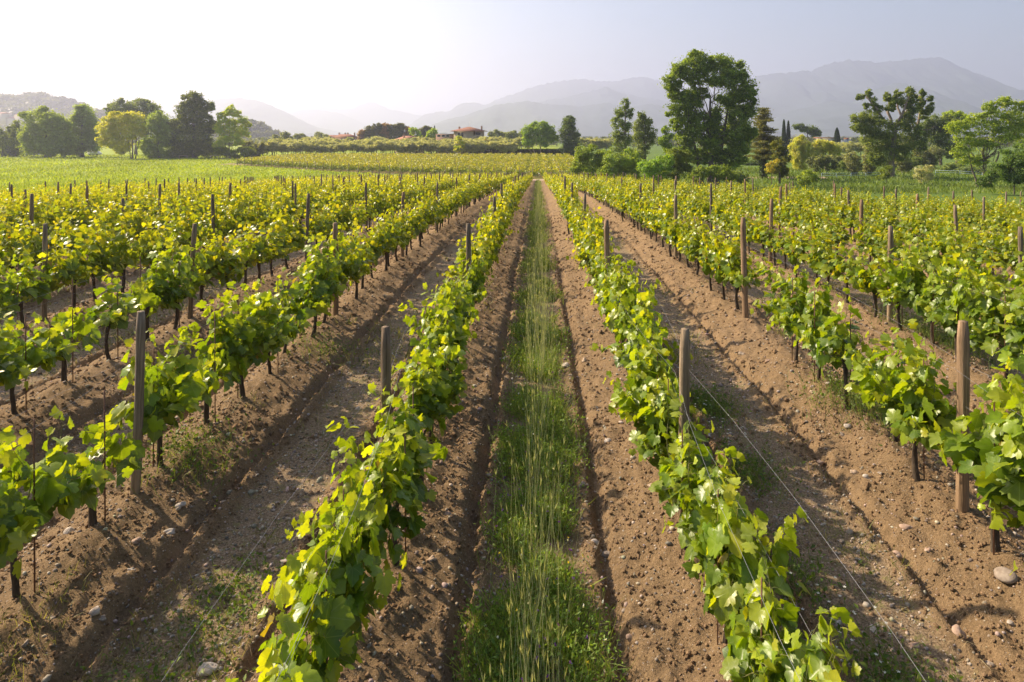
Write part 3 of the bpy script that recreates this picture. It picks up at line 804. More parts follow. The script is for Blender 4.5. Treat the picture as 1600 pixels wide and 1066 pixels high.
# dead leaves / straw litter
mb = MB(); n = 16000; x, y = scatter(n, 3, 18); a = np.abs(row_u(x)); k = (a > .75) & (np.abs(x) > 1) & (vnoise(x * 1.5, y * 1.5, 61) > .4); x, y = x[k], y[k]; m = len(x)
stamp(mb, farv * (.6, 1, 2.), farf, np.stack([x, y, ground_z(x, y) + .008], 1), GRS.normal(0, 1, (m, 3)) * (1, 1, .15), GRS.normal(0, .35, (m, 3)) + (0, 0, 1), GRS.uniform(.015, .055, m), gcol(m, (.22, .13, .07), (.42, .32, .2)))
o = mb.obj('leaf_litter', M_GRASS); tag(o, 'curled brown leaf litter on the stony strips', 'litter', kind='stuff')
# meadow on the left + rough grass banks
mb = MB()
def tuft(x, y, h, wd, tint): grass(mb, x, y, h, wd, tint, .35)
n = 60000; y = 46 * (285 / 46) ** GRS.rand(n); x = -(.82 * y) + GRS.rand(n) * (.82 * y - 37); k = (x < LEFT_EDGE - 1) & ((x < -92) | (y < second_front(x)) | (y > 238)); x, y = x[k], y[k]; m = len(x)
patch = (.75 + .5 * vnoise(x * .12, y * .05, 71))[:, None]
tuft(x, y, GRS.uniform(.2, .6, m), .0011 * y * GRS.uniform(.6, 1.5, m), gcol(m, (.22, .31, .012), (.42, .46, .02)) * patch)
n = 22000; y = GRS.uniform(96, 175, n); x = 6 + GRS.rand(n) * (.78 * y - 4); k = (y > np.interp(x, RX, RE) + 6); x, y = x[k], y[k]; m = len(x)
patch = (.7 + .6 * vnoise(x * .12, y * .12, 72))[:, None]
tuft(x, y, GRS.uniform(.3, .8, m), .0011 * y * GRS.uniform(.6, 1.4, m), gcol(m, (.09, .15, .02), (.24, .30, .05)) * patch)
o = mb.obj('meadow_grass', M_GRASS); tag(o, 'tall yellow-green meadow grass beyond the vines', 'grass', kind='stuff')

exec_bg = True
# ------------------------------------------------------------------ trees
TRS = np.random.RandomState(19)
lq = np.array([(0, -.5, 0), (.42, 0, .08), (0, .5, -.1), (-.42, 0, .08)]); lqf = np.array([(0, 1, 2), (0, 2, 3)])
def crown_mb(blobs, leaf, per, col, col2, rs, hang=0., flat=1.0, clump=.22, fill=.55, grow=.92):
    col = np.array(col) * 1.8; col2 = np.array(col2) * 2.5
    """blobs (cx,cy,cz,rx,ry,rz) in local metres; leaves gathered in clumps through each"""
    mb = MB(); centres = []; bb = []
    for (cx, cy, cz, rx, ry, rz) in blobs:      # ragged outline: every mass throws out smaller lobes
        bb.append((cx, cy, cz, rx * grow, ry * .9, rz * grow))
        for q in range(6):
            d = norm(rs.normal(0, 1, 3)) * rs.uniform(.6, 1.02); k = rs.uniform(.22, .5, 3)
            bb.append((cx + d[0] * rx, cy + d[1] * ry, cz + d[2] * rz, rx * k[0], ry * k[1], rz * k[2] * .9))
    for bi, (cx, cy, cz, rx, ry, rz) in enumerate(bb):
        vol = (rx * ry * rz) ** (1 / 3)
        nc = max(3, int(78 * (vol / 2.6) ** 1.35 / max(1, leaf / .35)))
        d = norm(rs.normal(0, 1, (nc, 3))); rr = rs.uniform(fill ** 2, 1, (nc, 1)) ** .5
        c = np.array([cx, cy, cz]) + d * rr * (rx, ry, rz) * .92
        cr = np.clip(vol * clump, leaf * .9, None) * rs.uniform(.55, 1.9, nc)
        shade = rs.uniform(0, 1, nc)  # clump tone: leaf variation plus lit and dim clumps painted into the tint
        n = int(per * .5)
        q = norm(rs.normal(0, 1, (nc, n, 3))) * (rs.rand(nc, n, 1) ** .45) * cr[:, None, None] * (1.15, 1.15, .8 * flat)
        q[..., 2] -= hang * rs.rand(nc, n) * cr[:, None]
        p = c[:, None] + q
        nr = q / cr[:, None, None] * .7 + (d * .6 + rs.normal(0, .7, (nc, 3)))[:, None] + rs.normal(0, .4, (nc, n, 3)) + (0, 0, .5)
        tp = rs.normal(0, 1, (nc, n, 3)) + (0, 0, -.4 - hang)
        t = (shade[:, None] * .75 + rs.rand(nc, n) * .25)[..., None]
        cc = np.array(col) * (1 - t) + np.array(col2) * t
        cc = cc * (1 + rs.normal(0, .1, (nc, n, 1)))
        stamp(mb, lq, lqf, p.reshape(-1, 3), tp.reshape(-1, 3), nr.reshape(-1, 3), leaf * .9 * rs.uniform(.6, 1.5, nc * n), np.clip(cc.reshape(-1, 3), .01, .6))
        nf = int(nc * n * .25); q = norm(rs.normal(0, 1, (nf, 3))) * rs.uniform(.3, 1.25, (nf, 1)) * (rx, ry, rz)
        t = rs.rand(nf, 1); cc = (np.array(col) * (1 - t) + np.array(col2) * t) * (1 + rs.normal(0, .12, (nf, 1)))
        stamp(mb, lq, lqf, np.array([cx, cy, cz]) + q, rs.normal(0, 1, (nf, 3)), rs.normal(0, 1, (nf, 3)) + (0, 0, .5), leaf * .8 * rs.uniform(.6, 1.4, nf), np.clip(cc, .01, .6))
        if bi % 7 == 0: centres.append(c)
    return mb, centres
def limbs_mb(mb, trunk, centres, rs, r0, nl=3, sides=6):
    """trunk = list of points (base .. top); limbs leave it towards clump centres"""
    T = np.array(trunk, float); s = np.linspace(0, 1, len(T))
    S = np.linspace(0, 1, 9); TT = np.stack([np.interp(S, s, T[:, k]) for k in range(3)], 1)
    TT[1:-1, :2] += rs.normal(0, r0 * .25, (7, 2))
    tube(mb, TT, r0 * (1.25 - .85 * S) * (1 + .5 * np.exp(-S * 14)), 9, rough=.15, rs=rs)
    for c in centres:
        for k in range(min(nl, 2)):
            e = c[rs.randint(len(c))]; j = float(np.clip((e[2] / max(T[-1][2], .1)) * rs.uniform(.45, .85), .15, .97)); a = np.array([np.interp(j, S, TT[:, q]) for q in range(3)])
            q = np.linspace(0, 1, 6)[:, None]; L = np.linalg.norm(e - a)
            pts = a + (e - a) * q + np.array([0, 0, 1]) * np.sin(q * math.pi) * L * -.10 + rs.normal(0, L * .05, (6, 3)) * (q > 0)
            tube(mb, pts, r0 * .24 * (1 - .85 * q[:, 0]) * (.6 + .4 * min(1, L / 6)), sides, cap=False)
def tree(name, label, cat, px, py, d, blobs_px, col, col2, leaf=.34, per=55, trunk_r=.3, trunk_top=None, group=None, bark=None, hang=0., flat=1., clump=.22, seed=0,
         depth=.85, nl=3, extra_trunks=(), fill=.55, grow=.92, on_ground=True, lean=0.):
    """px,py foot of the trunk; blobs (px,py,rx,ry) as read off the photograph, turned into metres at this tree's distance"""
    rs = np.random.RandomState(seed + int(px)); k = d / F
    foot = P(px, py, d)
    if on_ground: foot.z = bz(foot.x, d) - .1
    root = empty(name, foot, label, cat, group)
    bl = []
    for b in blobs_px:
        q = P(b[0], b[1], d) - foot; rx, rz = b[2] * k, b[3] * k
        bl.append((q.x, rs.uniform(-.25, .25) * rx, q.z, rx, min(rx, rz * 1.3) * depth if len(b) < 5 else b[4], rz))
    cm, cen = crown_mb(bl, leaf, per, col, col2, rs, hang, flat, clump, fill, grow)
    tm = MB(); top = trunk_top or max(b[2] for b in bl)
    limbs_mb(tm, [(0, 0, -.2), (lean * .5, 0, top * .45), (lean, 0, top)], cen, rs, trunk_r, nl)
    for (ex, er, et) in extra_trunks:
        limbs_mb(tm, [(ex * .4, 0, -.2), (ex * .8, .2, et * .5), (ex * 1.2, 0, et)], cen[:1], rs, er, 2)
    tm.obj('trunk', bark or M_TBARK, root, smooth_=True)
    cm.obj('crown', M_TREE, root)
    return root
def shrub(name, label, px, py, d, blobs_px, col, col2, leaf=.2, per=60, group=None, seed=0, cat='bush', stem=.06, **k):
    return tree(name, label, cat, px, py, d, blobs_px, col, col2, leaf, per, stem, group=group, seed=seed, nl=2, **k)

DK = (.07, .095, .02); MG = (.125, .16, .02); LG = (.12, .19, .025); YG = (.36, .38, .02); OL = (.14, .16, .085); OL2 = (.24, .25, .15); BD = (.05, .075, .02)
# left line of trees behind the meadow
G1 = 'trees lining the far edge of the meadow'
tree('broadleaf_tree', 'small dark tree at the very left edge behind the meadow', 'tree', 4, 243, 262, [(2, 215, 12, 16), (0, 232, 14, 12)], DK, MG, .5, 45, .25, group=G1, seed=1)
tree('broadleaf_tree', 'short pointed dark tree next to the big round olive-green one', 'tree', 24, 243, 262, [(24, 205, 11, 14), (20, 222, 17, 16), (22, 236, 18, 9)], DK, MG, .5, 50, .25, group=G1, seed=2)
tree('broadleaf_tree', 'big round olive-green tree behind the left of the meadow', 'tree', 72, 245, 250, [(58, 188, 22, 20), (84, 190, 22, 19), (46, 208, 18, 18), (72, 210, 28, 20), (98, 210, 16, 20), (50, 230, 22, 13), (80, 232, 26, 13), (102, 232, 12, 12)], MG, (.15, .20, .04), .5, 55, .5, group=G1, seed=3)
tree('broadleaf_tree', 'tall oval green tree left of the bright yellow-green one', 'tree', 128, 246, 258, [(128, 178, 18, 17), (118, 195, 16, 18), (140, 198, 15, 20), (125, 218, 22, 20), (142, 225, 16, 16), (118, 236, 16, 9)], MG, (.16, .22, .045), .5, 55, .5, group=G1, seed=4)
tree('broadleaf_tree', 'grey-green domed tree rising behind the yellow-green one', 'tree', 212, 245, 285, [(190, 168, 20, 13), (215, 166, 24, 13), (238, 172, 15, 13), (200, 188, 26, 16), (232, 190, 18, 16)], (.06, .095, .03), (.13, .16, .06), .5, 55, .45, group=G1, seed=5)
tree('broadleaf_tree', 'bright yellow-green tree with slim trunks showing at its foot', 'tree', 207, 249, 238, [(185, 186, 22, 12), (208, 184, 18, 11), (168, 200, 20, 14), (195, 204, 24, 14), (170, 220, 18, 12), (190, 228, 16, 12), (215, 200, 12, 16)], (.26, .31, .015), YG, .45, 55, .2, group=G1, seed=6, extra_trunks=((2.2, .14, 9), (-1.5, .13, 8)))
tree('broadleaf_tree', 'mid-green spreading tree between the yellow-green tree and the tallest one', 'tree', 248, 250, 243, [(248, 188, 18, 16), (238, 210, 20, 18), (262, 208, 18, 20), (235, 232, 16, 16), (258, 232, 20, 16)], MG, (.15, .21, .03), .45, 55, .35, group=G1, seed=7)
tree('broadleaf_tree', 'tallest dark tree of the line, with an open domed top', 'tree', 303, 251, 243, [(302, 154, 17, 12), (318, 166, 16, 12), (288, 170, 16, 12), (305, 178, 20, 14), (286, 194, 20, 16), (320, 194, 18, 16), (300, 215, 34, 20), (285, 236, 24, 14), (320, 236, 24, 14)], (.04, .062, .018), (.11, .13, .035), .45, 60, .6, group=G1, seed=8)
tree('broadleaf_tree', 'slender light-green tree with see-through tiered crown right of the tallest', 'tree', 358, 248, 240, [(362, 170, 7, 6), (368, 178, 8, 6), (354, 178, 6, 5), (343, 180, 6, 6), (349, 188, 9, 6), (378, 186, 9, 6), (364, 190, 9, 6), (384, 194, 7, 5), (342, 198, 9, 6), (358, 200, 10, 6), (376, 202, 11, 6), (347, 208, 10, 6), (368, 212, 13, 6), (384, 210, 8, 5), (352, 218, 12, 7), (374, 222, 12, 6), (343, 226, 10, 6)], (.18, .26, .03), (.28, .36, .05), .34, 30, .16, group=G1, seed=9, clump=.36, extra_trunks=((-1.8, .12, 10), (1.2, .12, 9)))
shrub('bush', 'dark bushes under the slender light-green tree', 355, 248, 240, [(345, 238, 14, 9), (362, 240, 14, 8), (385, 238, 14, 10)], DK, MG, .4, 60, seed=10)
shrub('bush', 'brownish-green thicket between the slender tree and the olive grove', 405, 247, 246, [(398, 234, 12, 12), (412, 232, 12, 12), (385, 228, 9, 8)], (.07, .08, .03), (.15, .16, .07), .4, 60, seed=11)
# olive grove (one tree, then copies)
def olive_proto(seed, w_, h_):
    rs = np.random.RandomState(seed)
    bl = [(rs.uniform(-.7, .7), rs.uniform(-.6, .6), h_ * rs.uniform(.55, .78), w_ * rs.uniform(.35, .5), w_ * .42, h_ * rs.uniform(.16, .25)) for _ in range(5)]
    cm, cen = crown_mb(bl, .26, 46, (.13, .155, .085), (.26, .265, .165), rs, clump=.3)
    tm = MB(); limbs_mb(tm, [(0, 0, -.2), (.1, 0, .9), (0, .1, h_ * .5)], cen, rs, .14, 2, 5)
    return tm.mesh('trunk', M_TBARK, True), cm.mesh('crown', M_TREE)
OP = [olive_proto(500 + i, 4.2, 5.6) for i in range(6)]
ORS = np.random.RandomState(8)
olive = {}
def add_olive(x, y, label, group, sc, z=None):
    k = ORS.randint(6); z = bz(x, y) if z is None else z
    if k not in olive:
        t, c = OP[k]; o = empty('olive_tree', (x, y, z), label, 'olive tree', group, ORS.uniform(0, 6), (sc, sc, sc)); put('trunk', t, o); put('crown', c, o); olive[k] = o
    else: copy_tree(olive[k], (x, y, z), ORS.uniform(0, 6), label, group, (sc, sc, sc))
for row in range(4):
    d = 244 + row * 9
    px = 424 + row * 3
    while px < (735 if row < 1 else 800):
        add_olive((px - CX) / F * d, d + ORS.uniform(-1, 1), 'silvery olive tree in the %s rank of the grove beyond the far vineyard block' % ('front', 'second', 'third', 'last')[row], 'olive grove beyond the far vineyard', ORS.uniform(.95, 1.25) * (1 + .06 * row))
        px += 15.5
for px in range(700, 835, 14):
    d = 300; add_olive((px - CX) / F * d, d, 'silvery olive tree on the rise behind the clipped hedge', 'olives behind the hedge', ORS.uniform(1.2, 1.5))
for px in (905, 920, 934, 948):
    d = 290; add_olive((px - CX) / F * d, d, 'silvery olive tree between the dark oval tree and the slim poplars', 'olives right of the dark oval tree', 1.35)
# hedge
def hedge(px0, px1, d, h):
    a = (px0 - CX) / F * d; b = (px1 - CX) / F * d; rs = np.random.RandomState(4); n = 15000
    root = empty('hedge', ((a + b) / 2, d, bz((a + b) / 2, d)), 'long clipped dark hedge with a flat sunlit top beyond the far vineyard', 'hedge')
    mb = MB(); L = (b - a) / 2
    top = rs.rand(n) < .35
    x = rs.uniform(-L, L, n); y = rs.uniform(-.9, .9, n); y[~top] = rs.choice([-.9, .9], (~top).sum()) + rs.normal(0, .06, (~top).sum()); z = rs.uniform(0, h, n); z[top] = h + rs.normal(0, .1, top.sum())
    tint = np.where(top[:, None], (.14, .20, .02), (.035, .06, .014)) * (1 + rs.normal(0, .15, (n, 1)))  # sunlight on the top put into the leaf tint, sides kept dark
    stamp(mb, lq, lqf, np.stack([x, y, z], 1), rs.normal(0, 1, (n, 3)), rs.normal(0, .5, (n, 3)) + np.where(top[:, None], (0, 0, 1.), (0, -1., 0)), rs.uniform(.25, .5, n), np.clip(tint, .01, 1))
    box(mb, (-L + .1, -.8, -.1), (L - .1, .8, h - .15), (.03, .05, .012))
    mb.obj('foliage', M_TREE, root)
    tm = MB()
    for q in np.arange(-L + .5, L, 1.5): tube(tm, [(q, 0, -.2), (q, 0, h * .5)], .05, 5, cap=False)
    tm.obj('stems', M_TBARK, root)
hedge(734, 897, 262, 2.9)
tree('broadleaf_tree', 'rounded light-green tree with pale trunks in front of the hedge', 'tree', 845, 242, 256, [(825, 205, 12, 11), (842, 200, 14, 11), (858, 206, 12, 12), (848, 216, 20, 12), (826, 220, 12, 10)], (.09, .15, .025), (.17, .24, .035), .4, 55, .2, bark=M_PBARK, seed=12, extra_trunks=((-3.6, .15, 6), (-5, .14, 5)))
tree('broadleaf_tree', 'dark egg-shaped tree at the right end of the clipped hedge', 'tree', 890, 243, 254, [(888, 191, 11, 12), (888, 206, 16, 14), (892, 222, 17, 14), (888, 235, 14, 9)], (.028, .052, .012), (.09, .13, .03), .38, 70, .4, seed=13)
shrub('bush', 'small golden-brown rounded tree standing above the hedge', 759, 240, 268, [(759, 226, 6, 6), (759, 222, 5, 5)], (.13, .11, .03), (.22, .19, .05), .3, 60, seed=14)
tree('broadleaf_tree', 'young lime-green tree in front of the olives below the villa', 'tree', 717, 246, 236, [(716, 219, 6, 6), (722, 227, 5, 5), (714, 233, 5, 5)], (.16, .25, .02), YG, .3, 50, .07, seed=15)
tree('broadleaf_tree', 'bright green tree beside the gable-roofed house', 'tree', 648, 222, 330, [(646, 205, 8, 6), (652, 210, 7, 6)], (.13, .21, .02), (.22, .30, .03), .5, 55, .2, seed=16)
tree('broadleaf_tree', 'light green tree left of the white glasshouse', 'tree', 674, 225, 322, [(672, 210, 7, 6), (678, 206, 6, 6), (674, 218, 10, 7)], (.12, .19, .02), (.2, .28, .03), .5, 50, .2, seed=17)
# pine clump
G2 = 'dark pines behind the houses'
prs = np.random.RandomState(2)
for i, (px, tp) in enumerate([(566, 203), (575, 198), (586, 196), (594, 194), (603, 193), (612, 195), (621, 193), (629, 195), (638, 199), (664, 198), (672, 199), (656, 202)]):
    c = ((.045, .06, .022), (.10, .105, .04)) if i % 4 else ((.12, .075, .035), (.17, .11, .05))
    word = 'dark green' if i % 4 else 'rusty-tinged'
    at = ('at the left end', 'second from the left', 'third from the left', 'fourth from the left', 'just left of the middle', 'in the middle', 'just right of the middle', 'seventh along', 'above the left end of the gable roof', 'left of the light green tree', 'beside the light green tree', 'right of the bright green tree')[i]
    tree('pine_tree', '%s pine %s of the clump behind the houses' % (word, at), 'pine', px, 220, 385, [(px, tp + 4, 6, 5), (px - 2, tp + 12, 7, 6), (px + 2, tp + 18, 8, 6)], c[0], c[1], .6, 38, .25, group=G2, seed=40 + i)
for i, (px, tp, wd) in enumerate([(430, 212, 9), (446, 206, 8), (470, 209, 9), (498, 207, 10), (510, 212, 8), (545, 215, 6), (350, 212, 10), (572, 213, 7), (585, 214, 6), (768, 206, 6), (775, 203, 5), (785, 206, 9), (800, 206, 9), (815, 206, 8)]):
    tree('broadleaf_tree', '%s distant tree %s' % (('hazy', 'small round', 'grey-green')[i % 3], ('showing over the left of the olive grove', 'with a pointed top over the olive grove', 'rounded, over the olive grove', 'broad, left of the far red-roofed house', 'just left of the far red-roofed house', 'in front of the far red-roofed house', 'in the gap right of the meadow trees',
         'low beside the pines', 'low in front of the pines', 'right of the villa, brownish', 'immediately right of the villa', 'on the skyline right of the villa', 'on the skyline above the hedge', 'on the skyline near the rounded light-green tree')[i]), 'tree', px, 222, 360 + 15 * (i % 4), [(px, tp + 5, wd, 6), (px + 3, tp + 11, wd, 6)], (.07, .09, .035), (.15, .17, .07), .6, 40, .2, seed=60 + i, group='distant trees over the grove')
# ------------------------------------------------------------------ houses
M_ROOF = plain_mat('terracotta_tiles', (.22, .085, .045), (.40, .19, .11), 2.5, .9, .5, (1, 1, 1), dist=.1)
M_CREAM = plain_mat('cream_plaster', (.42, .34, .22), (.52, .43, .29), .8, .9, .1)
M_PINK = plain_mat('pinkish_plaster', (.36, .22, .16), (.45, .29, .22), .8, .9, .1)
M_WHITE = plain_mat('white_paint', (.68, .68, .68), (.78, .78, .77), 2, .6, .05)
M_DARK = plain_mat('dark_opening', (.02, .02, .024), (.045, .045, .05), 2, .4, .0)
M_GREYW = plain_mat('grey_plaster', (.26, .28, .32), (.33, .35, .39), .8, .9, .05)
M_REDM = plain_mat('red_sheet_roof', (.30, .05, .045), (.38, .08, .07), 2, .6, .05)
M_BEIGE = plain_mat('beige_wall', (.40, .34, .27), (.48, .42, .34), .8, .9, .05)
def simple(name, fn, mat, parent):
    mb = MB(); fn(mb); return mb.obj(name, mat, parent)
def hip_roof(mb, w, dp, z, h, over, ridge=0.0):
    W, D = w / 2 + over, dp / 2 + over; r = ridge / 2
    v = [(-W, -D, z), (W, -D, z), (W, D, z), (-W, D, z), (-r, 0, z + h), (r, 0, z + h), (-W, -D, z - .18), (W, -D, z - .18), (W, D, z - .18), (-W, D, z - .18)]
    mb.add(v, [np.array([(0, 1, 5, 4), (2, 3, 4, 5), (6, 7, 1, 0), (7, 8, 2, 1), (8, 9, 3, 2), (9, 6, 0, 3), (9, 8, 7, 6)]), np.array([(1, 2, 5), (3, 0, 4)])])
def gable_roof(mb, w, dp, z, h, over, t=.22):
    W, D = w / 2 + over, dp / 2 + over; s = h / (w / 2); e = z - over * s
    v = [(-W, -D, e), (0, -D, z + h), (W, -D, e), (-W, D, e), (0, D, z + h), (W, D, e), (-W, -D, e - t), (0, -D, z + h - t), (W, -D, e - t), (-W, D, e - t), (0, D, z + h - t), (W, D, e - t)]
    mb.add(v, [np.array([(0, 1, 4, 3), (1, 2, 5, 4), (6, 9, 10, 7), (7, 10, 11, 8), (0, 6, 7, 1), (1, 7, 8, 2), (3, 4, 10, 9), (4, 5, 11, 10), (0, 3, 9, 6), (2, 8, 11, 5)])])
def window(root, x, y, z, w, h, mat=None):
    f = simple('window', lambda m: [box(m, (x - w / 2 - .08, y - .06, z - .08), (x - w / 2, y + .05, z + h + .08)), box(m, (x + w / 2, y - .06, z - .08), (x + w / 2 + .08, y + .05, z + h + .08)),
                                    box(m, (x - w / 2, y - .06, z + h), (x + w / 2, y + .05, z + h + .08)), box(m, (x - w / 2, y - .06, z - .08), (x + w / 2, y + .05, z))], M_WHITE, root)
    simple('pane', lambda m: box(m, (x - w / 2, y - .02, z), (x + w / 2, y + .03, z + h)), M_DARK, f)
def chimney(roof, x, y, z0, z1):
    simple('chimney', lambda m: [box(m, (x - .35, y - .35, z0), (x + .35, y + .35, z1)), box(m, (x - .5, y - .5, z1), (x + .5, y + .5, z1 + .15)), box(m, (x - .3, y - .3, z1 + .15), (x + .3, y + .3, z1 + .5))], M_PINK, roof)
# villa with the hip roof
d = 312; c = P(733, 214, d); zt = P(0, 205, d).z; zb = bz(c.x, d)
root = empty('villa', (c.x, d, zb), 'cream villa with a shallow hipped red-tiled roof rising above the olives', 'house')
H = zt - zb; W = 13.0
simple('wall', lambda m: [box(m, (-W / 2, -4.5, -.3), (2.2, 4.5, H)), box(m, (2.2, -.5, -.3), (W / 2, 4.5, H))], M_CREAM, root)
simple('column', lambda m: box(m, (W / 2 - .9, -4.4, -.3), (W / 2 - .35, -3.9, H)), M_CREAM, root)
simple('balcony', lambda m: [box(m, (2.2, -4.45, H - 3.0), (W / 2 - .1, -.5, H - 2.75)), box(m, (2.2, -4.5, H - 2.75), (W / 2 - .1, -4.4, H - 1.9))], M_BEIGE, root)
for x in (-4.2, -2.6): window(root, x, -4.5, H - 2.6, 1.0, 2.0)
window(root, 4.2, -.5, H - 2.7, 2.2, 2.0)
rf = simple('roof', lambda m: hip_roof(m, W, 9, H + .02, 1.9, 1.5, 1.0), M_ROOF, root)
chimney(rf, -4.6, 1.5, H + .5, H + 1.6); chimney(rf, 5.6, 1.5, H + .3, H + 1.9)
simple('antenna', lambda m: [tube(m, [(0.3, 0, H + 1.8), (.3, 0, H + 4.4)], .04, 5), tube(m, [(-.2, 0, H + 4.2), (.8, 0, H + 4.2)], .03, 4), tube(m, [(-.1, 0, H + 3.8), (.7, 0, H + 3.8)], .03, 4)], M_WHITE, rf)
# glasshouse
c = P(697, 210, d); root = empty('glasshouse', (c.x, d, bz(c.x, d)), 'long low white-roofed glasshouse attached left of the villa', 'glasshouse')
hh = P(0, 209.5, d).z - bz(c.x, d)
simple('wall', lambda m: box(m, (-4.4, -2, -.3), (3.6, 2, hh)), M_PINK, root)
simple('roof', lambda m: gable_roof(m, 8.2, 4, hh, .5, .3, .1), M_WHITE, root)
for x in (-3, -1, 1): window(root, x, -2, hh - 1.3, 1.4, .9)
# gable-roofed house
d = 318; c = P(640, 214, d); zb = bz(c.x, d)
root = empty('gabled_house', (c.x, d, zb), 'house with a cream gable end and low-pitched tiled roof half sunk behind the olives', 'house')
H = P(0, 218, d).z - zb; g2 = P(0, 212.5, d).z - zb - H
def gable_walls(m, w, dp, H, h):
    v = [(-w / 2, -dp / 2, -.3), (w / 2, -dp / 2, -.3), (w / 2, -dp / 2, H), (0, -dp / 2, H + h), (-w / 2, -dp / 2, H)]
    v += [(a, dp / 2, b) for a, _, b in v]
    m.add(v, [np.array([(0, 1, 2, 3, 4)]), np.array([(5, 9, 8, 7, 6)]), np.array([(0, 5, 6, 1), (1, 6, 7, 2), (4, 9, 5, 0)])])
root.rotation_euler = (0, 0, R(28))
simple('wall', lambda m: gable_walls(m, 9.5, 15, H, g2 - .25), M_CREAM, root)
rf = simple('roof', lambda m: gable_roof(m, 9.5, 15, H, g2, .8), M_ROOF, root)
window(root, 0, -7.5, H + .1, .7, .5); window(root, -2.5, -7.5, H - 2, 1, 1.3); window(root, 2.5, -7.5, H - 2, 1, 1.3)
chimney(rf, -2.4, 1, H + .4, H + 1.7)
simple('antenna', lambda m: [tube(m, [(1.2, -5, H + .6), (1.2, -5, H + 3.6)], .05, 5), tube(m, [(.8, -5, H + 2.2), (1.6, -5, H + 2.2), (1.6, -5, H + 2.9)], .16, 8), tube(m, [(.7, -5, H + 3.3), (1.7, -5, H + 3.3)], .04, 4)], M_WHITE, rf)
# farmhouse farther left
d = 400; c = P(540, 214, d); zb = bz(c.x, d); root = empty('farmhouse', (c.x, d, zb), 'pinkish farmhouse with a broad red roof and several chimneys, far left of the pines', 'house')
H = P(0, 214.5, d).z - zb
simple('wall', lambda m: box(m, (-6.4, -4, -.3), (6.4, 4, H)), M_PINK, root)
rf = simple('roof', lambda m: hip_roof(m, 12.8, 8, H + .02, 1.7, .7, 6), M_ROOF, root)
for x in (-4, -.5, 1, 5): chimney(rf, x, 1, H + .6, H + 2.2)
for x in (-4, -1, 2, 4.6): window(root, x, -4, H - 2, .9, 1.2)
d = 430; c = P(520, 214, d); zb = bz(c.x, d); root = empty('barn', (c.x, d, zb), 'low red-roofed barn just left of the pinkish farmhouse', 'barn')
H = P(0, 213.5, d).z - zb
simple('wall', lambda m: box(m, (-4.4, -4, -.3), (4.4, 4, H)), M_PINK, root); simple('roof', lambda m: hip_roof(m, 8.8, 8, H + .02, .9, .5, 6), M_ROOF, root); window(root, 1, -4, H - 2, 1, 1.2)
# buildings right
d = 430; c = P(1294, 220, d); zb = bz(c.x, d); root = empty('warehouse', (c.x, d, zb), 'long beige flat-roofed building left of the lone cypress', 'building')
H = P(0, 216, d).z - zb
simple('wall', lambda m: box(m, (-7, -5, -.3), (4.8, 5, H)), M_BEIGE, root); simple('roof', lambda m: box(m, (-7.4, -5.4, H), (5.2, 5.4, H + .5)), M_ROOF, root)
for x in (-5, -2, 1): window(root, x, -5, H - 2, 1.4, 1)
c = P(1313, 220, d); root = empty('garage_block', (c.x, d - 3, zb), 'grey windowless block right of the lone cypress', 'building')
simple('wall', lambda m: box(m, (-3.4, -4, -.3), (4, 4, H - .8)), M_GREYW, root); simple('roof', lambda m: box(m, (-3.5, -4.1, H - .8), (-1, 4.1, H + .9)), M_BEIGE, root)
c = P(1328, 220, d); root = empty('red_roofed_shed', (c.x, d + 6, zb), 'pale shed with a dull red roof beside the grey block', 'shed')
simple('wall', lambda m: box(m, (-4.4, -4, -.3), (4.4, 4, H - 1.6)), M_BEIGE, root); simple('roof', lambda m: gable_roof(m, 8.8, 8, H - 1.6, 1.7, .3), M_REDM, root)
# triangular road sign
q = P(738, 231, 268); root = empty('road_sign', (q.x, 268, bz(q.x, 268)), 'red-edged white triangular road sign showing above the hedge', 'road sign')
hz = q.z - root.location.z
simple('pole', lambda m: tube(m, [(0, .05, -.2), (0, .05, hz + .9)], .05, 6), M_WIRE, root)
def tri(m, s, y, z, t):
    v = [(-s, y, z), (s, y, z), (0, y, z + s * 1.75), (-s, y + t, z), (s, y + t, z), (0, y + t, z + s * 1.75)]
    m.add(v, [np.array([(0, 1, 2), (5, 4, 3)]), np.array([(0, 3, 4, 1), (1, 4, 5, 2), (2, 5, 3, 0)])])
simple('plate', lambda m: tri(m, .75, -.02, hz - .45, .03), M_REDM, root); simple('face', lambda m: tri(m, .48, -.04, hz - .3, .015), M_WHITE, root)
# low wooden frames in front of the left trees
for px, wds in ((286, 'below the tallest dark tree'), (335, 'below the slender light-green tree')):
    q = P(px, 251, 236); zz = bz(q.x, 236); root = empty('wooden_barrier', (q.x, 236, zz), 'low pale wooden barrier %s' % wds, 'barrier', 'low wooden barriers at the meadow edge')
    simple('rail', lambda m: box(m, (-1.5, -.06, 1.0), (1.5, .06, 1.2)), M_WOOD, root)
    for s in (-1.4, 1.4): simple('leg', lambda m: box(m, (s - .09, -.08, -.2), (s + .09, .08, 1.0)), M_WOOD, root)
